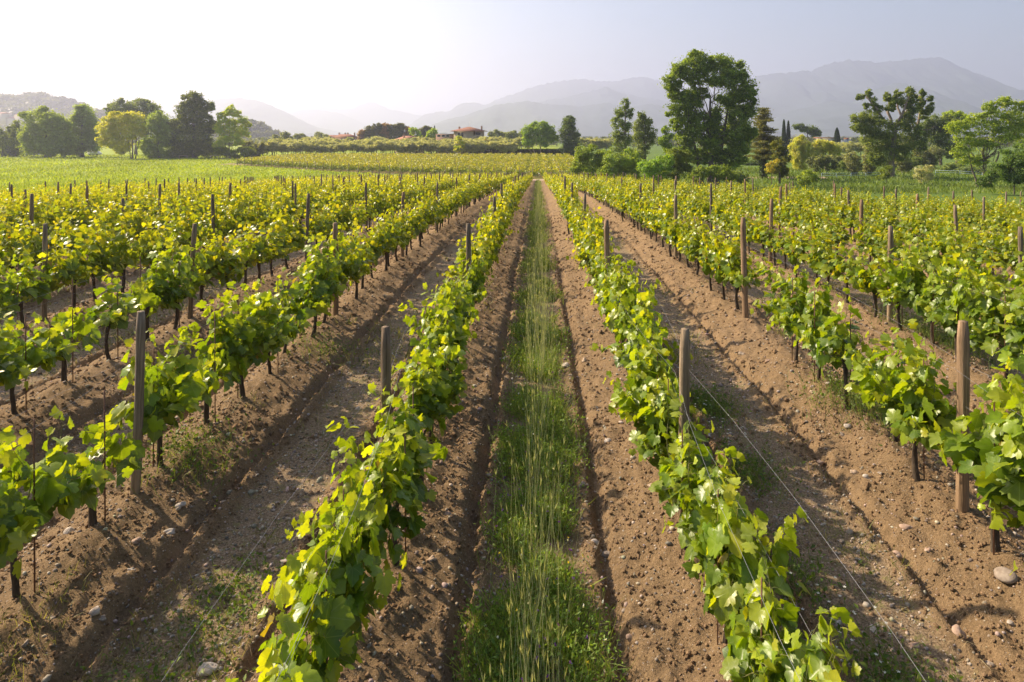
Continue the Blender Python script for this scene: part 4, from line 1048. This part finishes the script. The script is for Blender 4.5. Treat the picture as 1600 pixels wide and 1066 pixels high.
# parked vans behind the left trees
M_TYRE = plain_mat('tyre', (.015, .015, .015), (.03, .03, .03), 5, .9, .1)
def van(px, d, word, k):
    q = P(px, 240, d); zz = bz(q.x, d); root = empty('parked_van', (q.x, d, zz), word, 'van', 'white vans parked behind the left trees')
    def body(m):
        pr = [(-2.4, .35), (2.35, .35), (2.4, .95), (1.9, 1.15), (1.25, 1.95), (-2.35, 2.0)]
        v = [(x, -.95, z) for x, z in pr] + [(x, .95, z) for x, z in pr]; n = len(pr)
        m.add(v, [np.array([tuple(range(n))]), np.array([tuple(range(2 * n - 1, n - 1, -1))]), np.array([(i, i + n, (i + 1) % n + n, (i + 1) % n) for i in range(n)])])
    simple('body', body, M_WHITE, root)
    simple('side_window', lambda m: box(m, (.1, -.97, 1.2), (1.2, -.955, 1.75)), M_DARK, root)
    for x in (-1.5, 1.5):
        for s in (-.9, .9): simple('wheel', lambda m: tube(m, [(x, s - .1, .33), (x, s + .1, .33)], .33, 12), M_TYRE, root)
van(32, 275, 'white van glimpsed below the short pointed dark tree', 0); van(50, 276, 'white van glimpsed below the big round olive-green tree', 1); van(106, 277, 'white van between the big round and the tall oval tree', 2)
van(148, 276, 'white van under the left side of the yellow-green tree', 3)
# ------------------------------------------------------------------ right side
tree('poplar_tree', 'tall slim loose-crowned poplar, the taller of the pair above the bushes', 'poplar', 977, 262, 160, [(977, 162, 6, 9), (970, 175, 9, 9), (983, 178, 6, 10), (965, 192, 11, 9), (978, 198, 10, 9), (962, 213, 10, 8), (978, 218, 13, 9), (968, 232, 14, 10)], (.06, .095, .03), (.14, .18, .06), .3, 34, .22, seed=70, bark=M_PBARK, clump=.3, grow=1.05)
tree('poplar_tree', 'shorter poplar leaning left, right of the tallest slim one', 'poplar', 1008, 264, 152, [(1003, 182, 6, 8), (998, 196, 9, 9), (1012, 192, 8, 9), (1000, 210, 13, 10), (1017, 208, 9, 10), (1006, 224, 16, 11), (998, 240, 16, 10)], (.055, .085, .03), (.13, .16, .06), .3, 36, .2, seed=71, clump=.3, grow=1.05)
G3 = 'bushes along the vineyard edge'
shrub('bush', 'rounded dull green bush at the left end of the thicket', 918, 281, 122, [(915, 240, 18, 16), (905, 258, 14, 16), (925, 262, 22, 16), (940, 246, 14, 14)], MG, (.13, .18, .035), .24, 75, G3, 80)
shrub('bush', 'spreading mid-green bush below the slim poplars', 965, 284, 118, [(960, 252, 20, 16), (985, 248, 18, 16), (955, 270, 22, 14), (985, 270, 22, 14)], MG, (.15, .21, .04), .24, 75, G3, 81)
shrub('bush', 'brighter green bush in front of the shorter poplar', 1020, 287, 112, [(1012, 262, 18, 14), (1035, 256, 20, 15), (1025, 276, 24, 12)], (.085, .15, .018), (.16, .24, .03), .22, 75, G3, 82)
shrub('bush', 'dark green bush under the left of the big tree', 1055, 288, 114, [(1050, 246, 18, 14), (1070, 252, 16, 16), (1058, 270, 24, 14)], DK, MG, .22, 75, G3, 83)
shrub('bush', 'low bush with yellowish tips right under the big tree', 1110, 290, 108, [(1100, 270, 20, 12), (1125, 268, 20, 13), (1085, 276, 14, 10), (1140, 276, 14, 10)], DK, (.14, .19, .03), .2, 70, G3, 84)
shrub('bush', 'grey-green low shrub right of the big tree trunk', 1152, 288, 110, [(1150, 274, 14, 10), (1162, 280, 12, 7)], (.08, .11, .045), (.14, .18, .07), .2, 65, G3, 85)
shrub('bush', 'light leafy sapling bush left of the big tree', 1040, 270, 140, [(1040, 204, 6, 6), (1046, 214, 9, 7), (1036, 220, 8, 8), (1045, 232, 10, 9)], (.07, .12, .02), (.14, .2, .03), .3, 40, G3, 86)
# the big tree
tree('large_tree', 'biggest tree of the view, tall with an open rounded crown above the thicket', 'tree', 1110, 287, 118,
     [(1092, 96, 24, 15), (1125, 98, 24, 14), (1062, 108, 18, 15), (1150, 112, 20, 16), (1048, 130, 16, 13), (1085, 118, 22, 16), (1128, 125, 26, 17), (1165, 138, 18, 18), (1060, 150, 18, 11), (1090, 146, 16, 12), (1142, 152, 26, 16), (1172, 165, 12, 14),
      (1060, 172, 22, 12), (1085, 182, 18, 12), (1120, 176, 12, 10), (1155, 180, 22, 16), (1062, 194, 16, 12), (1092, 202, 24, 14), (1150, 204, 24, 18), (1115, 196, 14, 12), (1072, 216, 18, 13), (1105, 222, 18, 12), (1155, 228, 18, 16), (1125, 240, 16, 14), (1150, 250, 14, 12), (1070, 238, 16, 12), (1095, 246, 18, 13), (1170, 206, 14, 14), (1118, 214, 16, 14), (1130, 262, 16, 12), (1080, 160, 16, 12)],
     (.045, .08, .016), (.15, .20, .03), .3, 62, .42, trunk_top=15, seed=90, nl=3, extra_trunks=((-3.2, .3, 13), (2.6, .34, 14), (-5.2, .2, 9)), clump=.24, fill=.35, grow=1.08)
# layered cedar
def cedar():
    d = 140; foot = P(1193, 274, d); foot.z = bz(foot.x, d) - .1; rs = np.random.RandomState(12)
    root = empty('cedar_tree', foot, 'thin cedar with flat tiers of straw-green branches right of the biggest tree', 'cedar')
    k = d / F; Ht = P(0, 168, d).z - foot.z; tm = MB(); cm = MB()
    tube(tm, [(0, 0, -.2), (.1, 0, Ht * .4), (0, 0, Ht * .8), (-.05, 0, Ht)], (.3, .24, .12, .03), 8)
    for t in np.linspace(.28, .98, 22):
        z = Ht * t; L = 4.4 * (1 - t) ** .7 + .8
        for q in range(4):
            a = rs.uniform(0, 6.28); l = L * rs.uniform(.55, 1.1); e = np.array([math.cos(a) * l, math.sin(a) * l, z + l * rs.uniform(-.05, .12)])
            tube(tm, [(0, 0, z), e * (.5, .5, 1) + (0, 0, -.02), e], (.06, .04, .015), 4, cap=False)
            n = int(150 * l); s = rs.uniform(.15, 1, n)[:, None]; p = np.array([0, 0, z]) * (1 - s) + e * s + rs.normal(0, 1, (n, 3)) * (.38, .38, .12)
            tt = rs.rand(n, 1); stamp(cm, lq, lqf, p, rs.normal(0, 1, (n, 3)), rs.normal(0, .3, (n, 3)) + (0, 0, 1), rs.uniform(.12, .3, n), np.array([.10, .125, .04]) * (1 - tt) + np.array([.26, .25, .10]) * tt)
    n = 2500; zz = rs.uniform(.2, Ht * .5, n); a = rs.uniform(0, 6.28, n); r = rs.uniform(.25, .9, n)
    stamp(cm, lq, lqf, np.stack([np.cos(a) * r, np.sin(a) * r, zz], 1), rs.normal(0, 1, (n, 3)), rs.normal(0, 1, (n, 3)), rs.uniform(.15, .3, n), np.tile([[.04, .07, .02]], (n, 1)))
    tm.obj('trunk', M_TBARK, root, smooth_=True); cm.obj('crown', M_TREE, root)
cedar()
tree('broadleaf_tree', 'dark tree with orange-yellow new leaves beside the cedar', 'tree', 1218, 278, 128, [(1216, 230, 12, 13), (1222, 246, 14, 14), (1210, 262, 14, 12), (1226, 266, 11, 12)], (.03, .05, .015), (.13, .13, .02), .24, 60, .2, seed=92)
shrub('bush', 'golden-orange young foliage low on the dark tree', 1206, 281, 124, [(1204, 262, 7, 9), (1214, 252, 5, 6)], (.22, .18, .02), (.34, .28, .04), .2, 36, seed=93)
G4 = 'weeping willows right of the cedar'
for (px, b, s, w_) in ((1252, [(1250, 222, 14, 11), (1244, 238, 12, 14), (1260, 236, 12, 13), (1250, 254, 14, 13)], 94, 'taller pale weeping willow next to the dark orange-tipped tree'), (1290, [(1285, 228, 14, 10), (1302, 232, 11, 10), (1275, 238, 10, 10)], 95, 'lower yellowish weeping willow behind the grey shrub')):
    tree('willow_tree', w_, 'willow', px, 270, 165, b, (.20, .24, .06), (.34, .37, .10), .3, 75, .25, seed=s, hang=1.6, group=G4)
tree('umbrella_pine', 'flat-topped dark green tree on the skyline behind the willows', 'tree', 1262, 222, 330, [(1250, 198, 12, 6), (1265, 202, 14, 7), (1275, 208, 8, 6)], (.03, .055, .015), (.09, .12, .03), .5, 55, .3, seed=96)
def cypress(px, top, bot, d, w_, lab):
    foot = P(px, bot, d); z0 = bz(foot.x, d); h = P(px, top, d).z - z0; rs = np.random.RandomState(int(px)); n = 2600
    root = empty('cypress_tree', (foot.x, d, z0), lab, 'cypress', 'dark columnar cypresses')
    s = rs.rand(n); r = w_ * np.sin(np.clip(s * .93 + .07, 0, 1) * math.pi) ** .5 * (1 - .35 * s) * rs.uniform(.7, 1.05, n); a = rs.uniform(0, 6.28, n)
    mb = MB(); stamp(mb, lq, lqf, np.stack([np.cos(a) * r, np.sin(a) * r, .6 + s * (h - .6)], 1), np.stack([np.cos(a) * .2, np.sin(a) * .2, np.ones(n)], 1), np.stack([np.cos(a), np.sin(a), .2 + 0 * a], 1) + rs.normal(0, .3, (n, 3)), rs.uniform(.35, .7, n), np.tile([[.03, .05, .018]], (n, 1)) * rs.uniform(.7, 1.6, (n, 1)))
    tm = MB(); tube(tm, [(0, 0, -.2), (0, 0, h * .7)], (.2, .05), 6); tm.obj('trunk', M_TBARK, root); mb.obj('crown', M_TREE, root)
cypress(1225, 187, 224, 300, 1.1, 'left one of two thin cypresses on the skyline above the willows')
cypress(1232, 189, 224, 300, 1.1, 'right one of two thin cypresses on the skyline above the willows')
cypress(1308, 200, 226, 300, 1.7, 'lone stout cypress between the beige and grey buildings')
cypress(679, 197, 222, 350, .8, 'small cypress beside the pine clump, left of the villa')
G5 = 'grey-green olives on the right bank'
shrub('olive_shrub', 'dark grey rounded shrub in front of the willows', 1285, 274, 150, [(1275, 258, 14, 13), (1295, 256, 13, 12), (1284, 250, 12, 10)], (.06, .075, .04), (.13, .15, .085), .24, 70, G5, 100)
shrub('olive_shrub', 'broad grey-green olive with brown trunk left of the pollard', 1333, 274, 148, [(1328, 248, 13, 13), (1336, 260, 12, 12)], (.09, .105, .055), (.2, .21, .12), .24, 65, G5, 101, stem=.3)
shrub('olive_shrub', 'narrow olive close to the left of the pollard trunk', 1354, 274, 149, [(1353, 248, 10, 12), (1356, 262, 10, 11)], (.08, .095, .05), (.18, .19, .11), .24, 65, G5, 102, stem=.2)
shrub('olive_shrub', 'olive right behind the pollard trunk', 1410, 272, 156, [(1408, 252, 11, 13), (1414, 262, 10, 10)], (.07, .085, .045), (.15, .16, .09), .24, 65, G5, 103, stem=.2)
shrub('olive_shrub', 'large domed olive bush right of the pollard', 1452, 262, 172, [(1440, 242, 14, 13), (1458, 240, 14, 14), (1448, 254, 20, 10)], (.06, .075, .035), (.17, .18, .10), .26, 75, G5, 104)
shrub('olive_shrub', 'distant greyish olive between the willows and pollard', 1310, 262, 190, [(1306, 248, 10, 9), (1318, 250, 8, 9)], (.09, .1, .06), (.19, .2, .12), .28, 60, G5, 105)
shrub('olive_shrub', 'hazy olive hedge clump below the red-roofed shed', 1345, 240, 260, [(1335, 229, 9, 6), (1348, 229, 9, 6), (1360, 230, 8, 6)], (.08, .1, .05), (.16, .18, .1), .35, 50, G5, 106)
shrub('silver_shrub', 'pale silvery feathery shrub on the bank right of the pollard', 1440, 289, 125, [(1435, 268, 10, 10), (1452, 266, 9, 9), (1443, 278, 14, 8)], (.17, .19, .12), (.30, .31, .22), .17, 60, seed=107)
shrub('bush', 'round bright green bush with yellow edge on the bank below the willows', 1263, 292, 118, [(1262, 276, 14, 11), (1252, 282, 8, 8), (1274, 280, 8, 8)], (.08, .13, .02), (.2, .24, .03), .18, 75, seed=108)
shrub('bush', 'small dark bush at the foot of the pollard', 1385, 284, 128, [(1385, 268, 10, 9), (1380, 276, 9, 7)], DK, MG, .18, 65, seed=109)
for px, dd in ((1296, 235), (1312, 240), (1328, 232), (1345, 238), (1362, 233), (1380, 236), (1398, 240), (1415, 232)):
    add_olive((px - CX) / F * dd, dd, 'greyish olive tree of the row across the green field behind the pollard', 'row of olives behind the pollard', 1.15)
for i, (px, py, dd, w_) in enumerate([(1180, 262, 190, 'behind the cedar'), (1228, 256, 215, 'behind the taller willow'), (1325, 268, 168, 'behind the broad olive'), (1385, 262, 175, 'behind the pollard trunk'), (1425, 262, 170, 'left of the domed olive bush'), (1490, 270, 160, 'below the acacia limbs'), (1515, 276, 150, 'at the acacia foot')]):
    shrub('bush', 'low grey-green bush %s' % w_, px, py, dd, [(px - 9, py - 8, 12, 8), (px + 8, py - 9, 12, 9)], (.07, .1, .035), (.15, .19, .07), .26, 60, 'bushes on the right bank', 130 + i)
# pollarded tree with stubby limbs
def pollard():
    d = 142; foot = P(1393, 274, d); foot.z = bz(foot.x, d) - .1; rs = np.random.RandomState(21)
    root = empty('pollard_tree', foot, 'tall pollarded tree with bare stubby limbs tufted with leaves', 'tree')
    def L(px, py, y=0): q = P(px, py, d) - foot; return np.array((q.x, y, q.z))
    tm = MB(); hb = []
    def limb(pts, r0, r1):
        pts = np.array(pts); S = np.linspace(0, 1, len(pts)); Q = np.linspace(0, 1, 8); pp = np.stack([np.interp(Q, S, pts[:, k]) for k in range(3)], 1); pp[1:-1] += rs.normal(0, .1, (6, 3))
        tube(tm, pp, r0 + (r1 - r0) * Q, 9, rough=.12, rs=rs)
    limb([L(1393, 276), L(1394, 245), L(1396, 215), L(1400, 195)], .62, .42)
    for pts, a, b in (([L(1398, 200), L(1390, 178, .5), L(1388, 168, .6)], .32, .22), ([L(1396, 205), L(1378, 182, -.4), L(1362, 165, -.8), L(1350, 152, -1)], .26, .14), ([L(1400, 198), L(1406, 182, -.4), L(1412, 165, -.5), L(1420, 145, -.6)], .34, .16),
                      ([L(1408, 180), L(1404, 160, .8), L(1405, 145, 1)], .22, .12), ([L(1390, 172), L(1392, 155, 1), L(1392, 145, 1)], .2, .12), ([L(1402, 190), L(1424, 172, 1.2), L(1432, 160, 1.2)], .24, .12)): limb(pts, a, b)
    # second stem on the right
    for pts, a, b in (([L(1432, 230, 1.5), L(1440, 205, 1.5), L(1444, 180, 1.4), L(1443, 148, 1.4)], .36, .16), ([L(1436, 205, 1.5), L(1430, 190, 1), L(1428, 178, 1)], .24, .14), ([L(1443, 170, 1.4), L(1453, 158, 1.6), L(1458, 153, 1.6)], .13, .06), ([L(1440, 204, 1.5), L(1455, 203, .6), L(1464, 198, .4)], .1, .04), ([L(1442, 200, 1.5), L(1434, 185, 2), L(1436, 172, 2)], .12, .07)): limb(pts, a, b)
    k = d / F
    def bl(px, py, rx, ry): q = P(px, py, d) - foot; return (q.x, rs.uniform(-.6, .6), q.z, rx * k, rx * k * .9, ry * k)
    B = [bl(*q) for q in ((1347, 151, 6, 5), (1358, 146, 5, 7), (1363, 160, 6, 9), (1355, 166, 5, 5), (1388, 152, 5, 8), (1396, 160, 6, 6), (1405, 150, 7, 9), (1420, 145, 7, 8), (1414, 160, 9, 9), (1428, 157, 6, 9), (1390, 168, 8, 6), (1443, 146, 4, 6), (1452, 154, 4, 5), (1441, 162, 6, 10), (1455, 168, 6, 7), (1372, 170, 7, 6), (1424, 170, 9, 8), (1446, 178, 8, 8),
                             (1340, 185, 11, 8), (1362, 182, 16, 12), (1345, 198, 14, 10), (1375, 200, 22, 14), (1408, 196, 12, 10), (1420, 184, 10, 10), (1428, 205, 14, 14), (1370, 220, 24, 14), (1405, 222, 20, 14), (1432, 226, 14, 12), (1380, 240, 20, 12), (1410, 240, 16, 12), (1368, 250, 12, 9))]
    cm, _ = crown_mb(B, .26, 58, (.045, .075, .018), (.14, .17, .04), rs, clump=.28, grow=1.1)
    tm.obj('trunk', M_PBARK, root, smooth_=True); cm.obj('crown', M_TREE, root)
pollard()
tree('broadleaf_tree', 'dark background tree behind the pollard and the acacia', 'tree', 1470, 262, 190, [(1462, 190, 16, 13), (1480, 196, 14, 16), (1466, 212, 20, 16), (1475, 232, 20, 14), (1448, 200, 12, 14)], (.04, .065, .018), (.11, .14, .035), .34, 55, .3, seed=110)
tree('broadleaf_tree', 'bright yellow-green domed tree behind the acacia', 'tree', 1495, 262, 200, [(1488, 182, 14, 9), (1502, 184, 12, 9), (1495, 196, 18, 10)], (.12, .18, .02), (.22, .27, .03), .34, 50, .25, seed=111)
tree('acacia_tree', 'spreading feathery light green acacia with a forked leaning trunk at the right', 'tree', 1537, 280, 118,
     [(1548, 166, 12, 7), (1568, 160, 10, 7), (1590, 166, 12, 8), (1560, 178, 24, 9), (1530, 188, 22, 9), (1500, 200, 18, 9), (1590, 186, 20, 11), (1545, 200, 26, 11), (1515, 218, 20, 10), (1575, 210, 24, 12), (1500, 236, 14, 9), (1540, 226, 20, 10), (1525, 250, 22, 8), (1600, 205, 20, 14)],
     (.10, .15, .022), (.22, .27, .035), .26, 40, .26, trunk_top=5, seed=112, extra_trunks=((-2.2, .16, 6), (2.5, .2, 7), (.6, .15, 7)), clump=.26, fill=.3, flat=.8, grow=1.4)
shrub('bush', 'big dark green thicket at the right edge under the acacia', 1585, 296, 95, [(1580, 250, 22, 20), (1605, 240, 20, 24), (1560, 268, 20, 16), (1590, 276, 26, 14), (1615, 270, 20, 20), (1545, 282, 14, 10)], (.035, .065, .016), (.09, .14, .03), .2, 85, seed=113)
shrub('bush', 'dense dark thicket beyond the right edge of the frame', 1650, 296, 95, [(1640, 240, 24, 26), (1665, 260, 24, 26), (1640, 280, 26, 14)], (.035, .065, .016), (.09, .14, .03), .22, 70, seed=114)
# railings
def railing(pts, lab):
    root = empty('metal_railing', (pts[0][0], pts[0][1], bz(*pts[0])), lab, 'railing', 'blue-grey metal railings')
    o0 = np.array(root.location); P3 = []
    for (ax, ay), (bx, by) in zip(pts[:-1], pts[1:]):
        L = math.hypot(bx - ax, by - ay); n = max(1, int(L / 2.5))
        for i in range(n): P3.append((ax + (bx - ax) * i / n, ay + (by - ay) * i / n))
    P3.append(pts[-1])
    Z = [bz(*p) for p in P3]
    for h in (1.0, .55):
        mb = MB(); tube(mb, [np.array((p[0], p[1], z + h)) - o0 for p, z in zip(P3, Z)], .04, 6); mb.obj('rail', M_RAIL, root)
    for p, z in zip(P3, Z):
        mb = MB(); tube(mb, [np.array((p[0], p[1], z - .1)) - o0, np.array((p[0], p[1], z + 1.03)) - o0], .045, 6); mb.obj('post', M_RAIL, root)
railing([(5.4, 130), (8.8, 108), (13, 88), (18, 74)], 'blue-grey railing running down along the vineyard edge below the thicket')
def gx(px, d): return (px - CX) / F * d
railing([(gx(1284, 141), 141), (gx(1330, 141), 141), (gx(1376, 142), 142)], 'blue-grey railing on the bank left of the pollard trunk')
railing([(gx(1462, 148), 148), (gx(1500, 146), 146), (gx(1535, 142), 142)], 'blue-grey railing on the bank below the acacia')
# big grassy mound on right bank handled by ground; far fields trees as one mass
# ------------------------------------------------------------------ far woods, hills, mountains
M_HILL = plain_mat('wooded_slope', (.045, .062, .028), (.10, .115, .055), .02, 1.0, .4, dist=5)
M_MOUNT = plain_mat('mountain_slope', (.028, .045, .040), (.075, .095, .080), .004, 1.0, .5, dist=40)
def ridge(name, pts, d, depth, mat, rough=.03, step=3.0, foot=-5.2):
    rough = rough * 1.6
    """a range of hills: a height field whose skyline follows the one in view and which falls to the plain before and behind"""
    pts = np.array(pts, float); X = (pts[:, 0] - CX) / F * d; Zr = CAM_H - (pts[:, 1] - HY) / F * d
    st = step / F * d; xs = np.arange(X[0], X[-1], st); ns = 60
    ts = np.linspace(-1, 1, ns); XX = np.repeat(xs[None], ns, 0); TT = np.repeat(ts[:, None], len(xs), 1)
    top = np.interp(xs, X, Zr); top = np.convolve(np.pad(top, 1, mode='edge'), np.ones(3) / 3, 'valid'); top = top + d * .006 * fbm(xs / (d * .035), xs * 0 + d, 4, 9)
    hgt = top - foot; sc = 60 / d
    prof = np.clip(1 - np.abs(TT), 0, 1) ** .8
    H = foot + hgt[None] * prof
    H = H + hgt.max() * rough * 12 * fbm(XX * sc * .55, TT * 3 + 40, 5, int(d) % 50) * np.clip(1 - prof, 0, 1) * prof * 2 + hgt[None] * rough * fbm(XX * sc * 4, TT * 9, 3, 3) * prof * 1.6
    H = np.maximum(H, foot + .1 * (1 - np.abs(TT)))
    YY = d + TT * depth
    n, m = XX.shape; i = np.arange(n - 1)[:, None] * m + np.arange(m - 1)[None]
    q = np.stack([i, i + 1, i + m + 1, i + m], -1).reshape(-1, 4)
    mb = MB(); mb.add(np.stack([XX, YY, H], -1).reshape(-1, 3), q); o = mb.obj(name, mat, smooth_=True); tag(o, kind='structure'); return o, (XX, YY, H)
ridge('mountain', [(-350, 160), (-250, 130), (-100, 105), (0, 111), (20, 115), (40, 128), (70, 140), (110, 147), (180, 145), (240, 152), (300, 158), (380, 175), (470, 205)], 6400, 1500, M_MOUNT)
ridge('mountain', [(250, 205), (300, 165), (350, 152), (378, 152), (420, 163), (450, 178), (480, 196), (505, 212)], 4800, 1000, M_MOUNT)
ridge('mountain', [(360, 200), (420, 172), (460, 162), (480, 160), (520, 170), (545, 170), (580, 159), (605, 170), (640, 178), (690, 190), (740, 205)], 9200, 1400, M_MOUNT)
ridge('mountain', [(400, 205), (440, 180), (480, 171), (530, 178), (560, 190), (590, 205)], 7400, 1200, M_MOUNT)
ridge('mountain', [(600, 212), (650, 192), (665, 178), (685, 175), (700, 176), (722, 160), (742, 160), (758, 164), (790, 150), (830, 135), (870, 125), (910, 122), (950, 127), (1000, 120), (1030, 124), (1080, 140), (1140, 160), (1200, 190)], 7000, 1300, M_MOUNT)
ridge('mountain', [(740, 190), (800, 170), (850, 158), (900, 147), (945, 136), (975, 147), (1010, 154), (1060, 160), (1120, 175), (1200, 205)], 5600, 900, M_MOUNT)
ridge('mountain', [(600, 215), (660, 197), (720, 182), (770, 166), (820, 157), (870, 162), (910, 165), (950, 160), (985, 166), (1020, 162), (1060, 170), (1120, 185), (1190, 208)], 4500, 800, M_MOUNT)
ridge('mountain', [(1080, 160), (1130, 140), (1160, 128), (1190, 118), (1270, 110), (1292, 100), (1320, 93), (1370, 97), (1420, 92), (1460, 88), (1480, 98), (1530, 118), (1560, 140), (1582, 158), (1640, 170), (1760, 200)], 5800, 1400, M_MOUNT)
ridge('mountain', [(1180, 205), (1215, 184), (1250, 168), (1300, 158), (1340, 160), (1370, 137), (1400, 128), (1430, 134), (1470, 150), (1500, 166), (1540, 185), (1600, 205)], 4300, 900, M_MOUNT)
def wooded_hill(pts, d, depth, n, size, seed):
    o, (XX, YY, H) = ridge('hill', pts, d, depth, M_HILL, .05, 2.0)
    rs = np.random.RandomState(seed); nr, nc = XX.shape
    i = rs.randint(0, int(nr * .56), n); j = rs.randint(0, nc, n)
    mb = MB()
    c = np.stack([XX[i, j], YY[i, j], H[i, j] + size * .25], 1); keep = H[i, j] > -3; c = c[keep]; m = len(c)
    rad = size * rs.uniform(.6, 1.3, m); q = norm(rs.normal(0, 1, (m, 42, 3))); q[..., 2] = np.abs(q[..., 2])
    p = c[:, None] + q * rad[:, None, None]; tt = np.repeat(rs.rand(m, 1, 1), 42, 1)
    cc = np.array([.045, .065, .022]) * (1 - tt) + np.array([.12, .135, .055]) * tt
    stamp(mb, lq, lqf, p.reshape(-1, 3), rs.normal(0, 1, (m * 42, 3)), (q + rs.normal(0, .35, q.shape)).reshape(-1, 3), np.repeat(rad, 42) * .6, cc.reshape(-1, 3))
    return mb
mb = wooded_hill([(-160, 168), (-60, 160), (0, 159), (30, 160), (48, 157), (60, 155), (80, 158), (100, 163), (120, 173), (140, 188), (165, 208)], 1500, 420, 1500, 11, 1)
q = P(71, 148, 1500)
for px, a, b in ((71, 143, 152), (109, 154, 162), (115, 156, 164)):
    p0 = P(px, b, 1480); p1 = P(px, a, 1480); n = 60; s = np.random.RandomState(px).rand(n)
    stamp(mb, lq, lqf, np.array(p0) + (np.array(p1) - np.array(p0)) * s[:, None], np.tile([[0, 0, 1.]], (n, 1)), np.random.RandomState(px).normal(0, 1, (n, 3)), 2.6 * (1.2 - .7 * s), np.tile([[.03, .045, .02]], (n, 1)))
o = mb.obj('hillside_wood', M_TREE); tag(o, 'hazy wood covering the low hill at the far left', 'wood', kind='stuff')
mb = wooded_hill([(110, 210), (140, 186), (157, 178), (170, 184), (190, 208)], 1250, 150, 200, 9, 2)
o = mb.obj('hillside_wood', M_TREE); tag(o, 'small wooded knoll right of the low hill', 'wood', kind='stuff')
mb = wooded_hill([(340, 210), (370, 201), (388, 197), (402, 202), (415, 211), (430, 217)], 1000, 160, 300, 8, 3)
o = mb.obj('hillside_wood', M_TREE); tag(o, 'wooded knoll showing right of the slender light-green tree', 'wood', kind='stuff')
# hill village
for i, (px, py, w_) in enumerate([(6, 176, 18), (38, 178, 26), (20, 183, 14)]):
    d = 1120; q = P(px, py, d); zg = q.z - 7
    root = empty('hill_house', (q.x, d, zg), '%s hazy house with a pinkish roof on the far left hill' % ('leftmost', 'widest', 'lowest')[i], 'house', 'houses on the far left hill')
    simple('wall', lambda m: box(m, (-w_ / 2, -5, -14), (w_ / 2, 5, 5)), M_BEIGE, root); simple('roof', lambda m: hip_roof(m, w_, 10, 5.02, 2.6, .6, w_ * .5), M_ROOF, root)
# far woods on the plain
mb = MB(); rs = np.random.RandomState(6)
m = 1500; yy = 420 * (2600 / 420) ** rs.rand(m); xx = rs.uniform(-.85, .8, m) * yy
k = (xx / yy * F + CX < 1290) | (xx / yy * F + CX > 1325) | (yy > 700)
xx, yy = xx[k], yy[k]; m = len(xx)
rad = rs.uniform(3.0, 5.5, m); cl = rs.rand(m)
q = norm(rs.normal(0, 1, (m, 40, 3))); q[..., 2] = np.abs(q[..., 2]); p = np.stack([xx, yy, np.full(m, -3.6)], 1)[:, None] + q * rad[:, None, None] * (1.2, 1.2, 1.1)
tt = np.repeat(cl[:, None, None], 40, 1); cc = np.array([.05, .075, .025]) * (1 - tt) + np.array([.15, .17, .07]) * tt
stamp(mb, lq, lqf, p.reshape(-1, 3), rs.normal(0, 1, (m * 40, 3)), (q + rs.normal(0, .4, q.shape)).reshape(-1, 3), np.repeat(rad, 40) * .55, cc.reshape(-1, 3))
o = mb.obj('far_woods', M_TREE); tag(o, 'low hazy woods across the plain before the mountains', 'wood', kind='stuff')

# ------------------------------------------------------------------ haze
HAZE = 2.6e-4
mb = MB(); box(mb, (-12500, -400, -12), (12500, 16500, 800))
m, t, out = new_mat('haze'); pv = t.nodes.new('ShaderNodeVolumePrincipled')
pv.inputs['Color'].default_value = (.70, .72, .93, 1); pv.inputs['Density'].default_value = HAZE; pv.inputs['Anisotropy'].default_value = .52
t.links.new(pv.outputs[0], out.inputs['Volume'])
o = mb.obj('haze', m); tag(o, 'pale haze lying over the plain and mountains', 'haze', kind='stuff')
bpy.context.view_layer.update()
print('objects', len(SC.objects), 'vines', count, 'far', len(farlist), 'posts', len(posts))
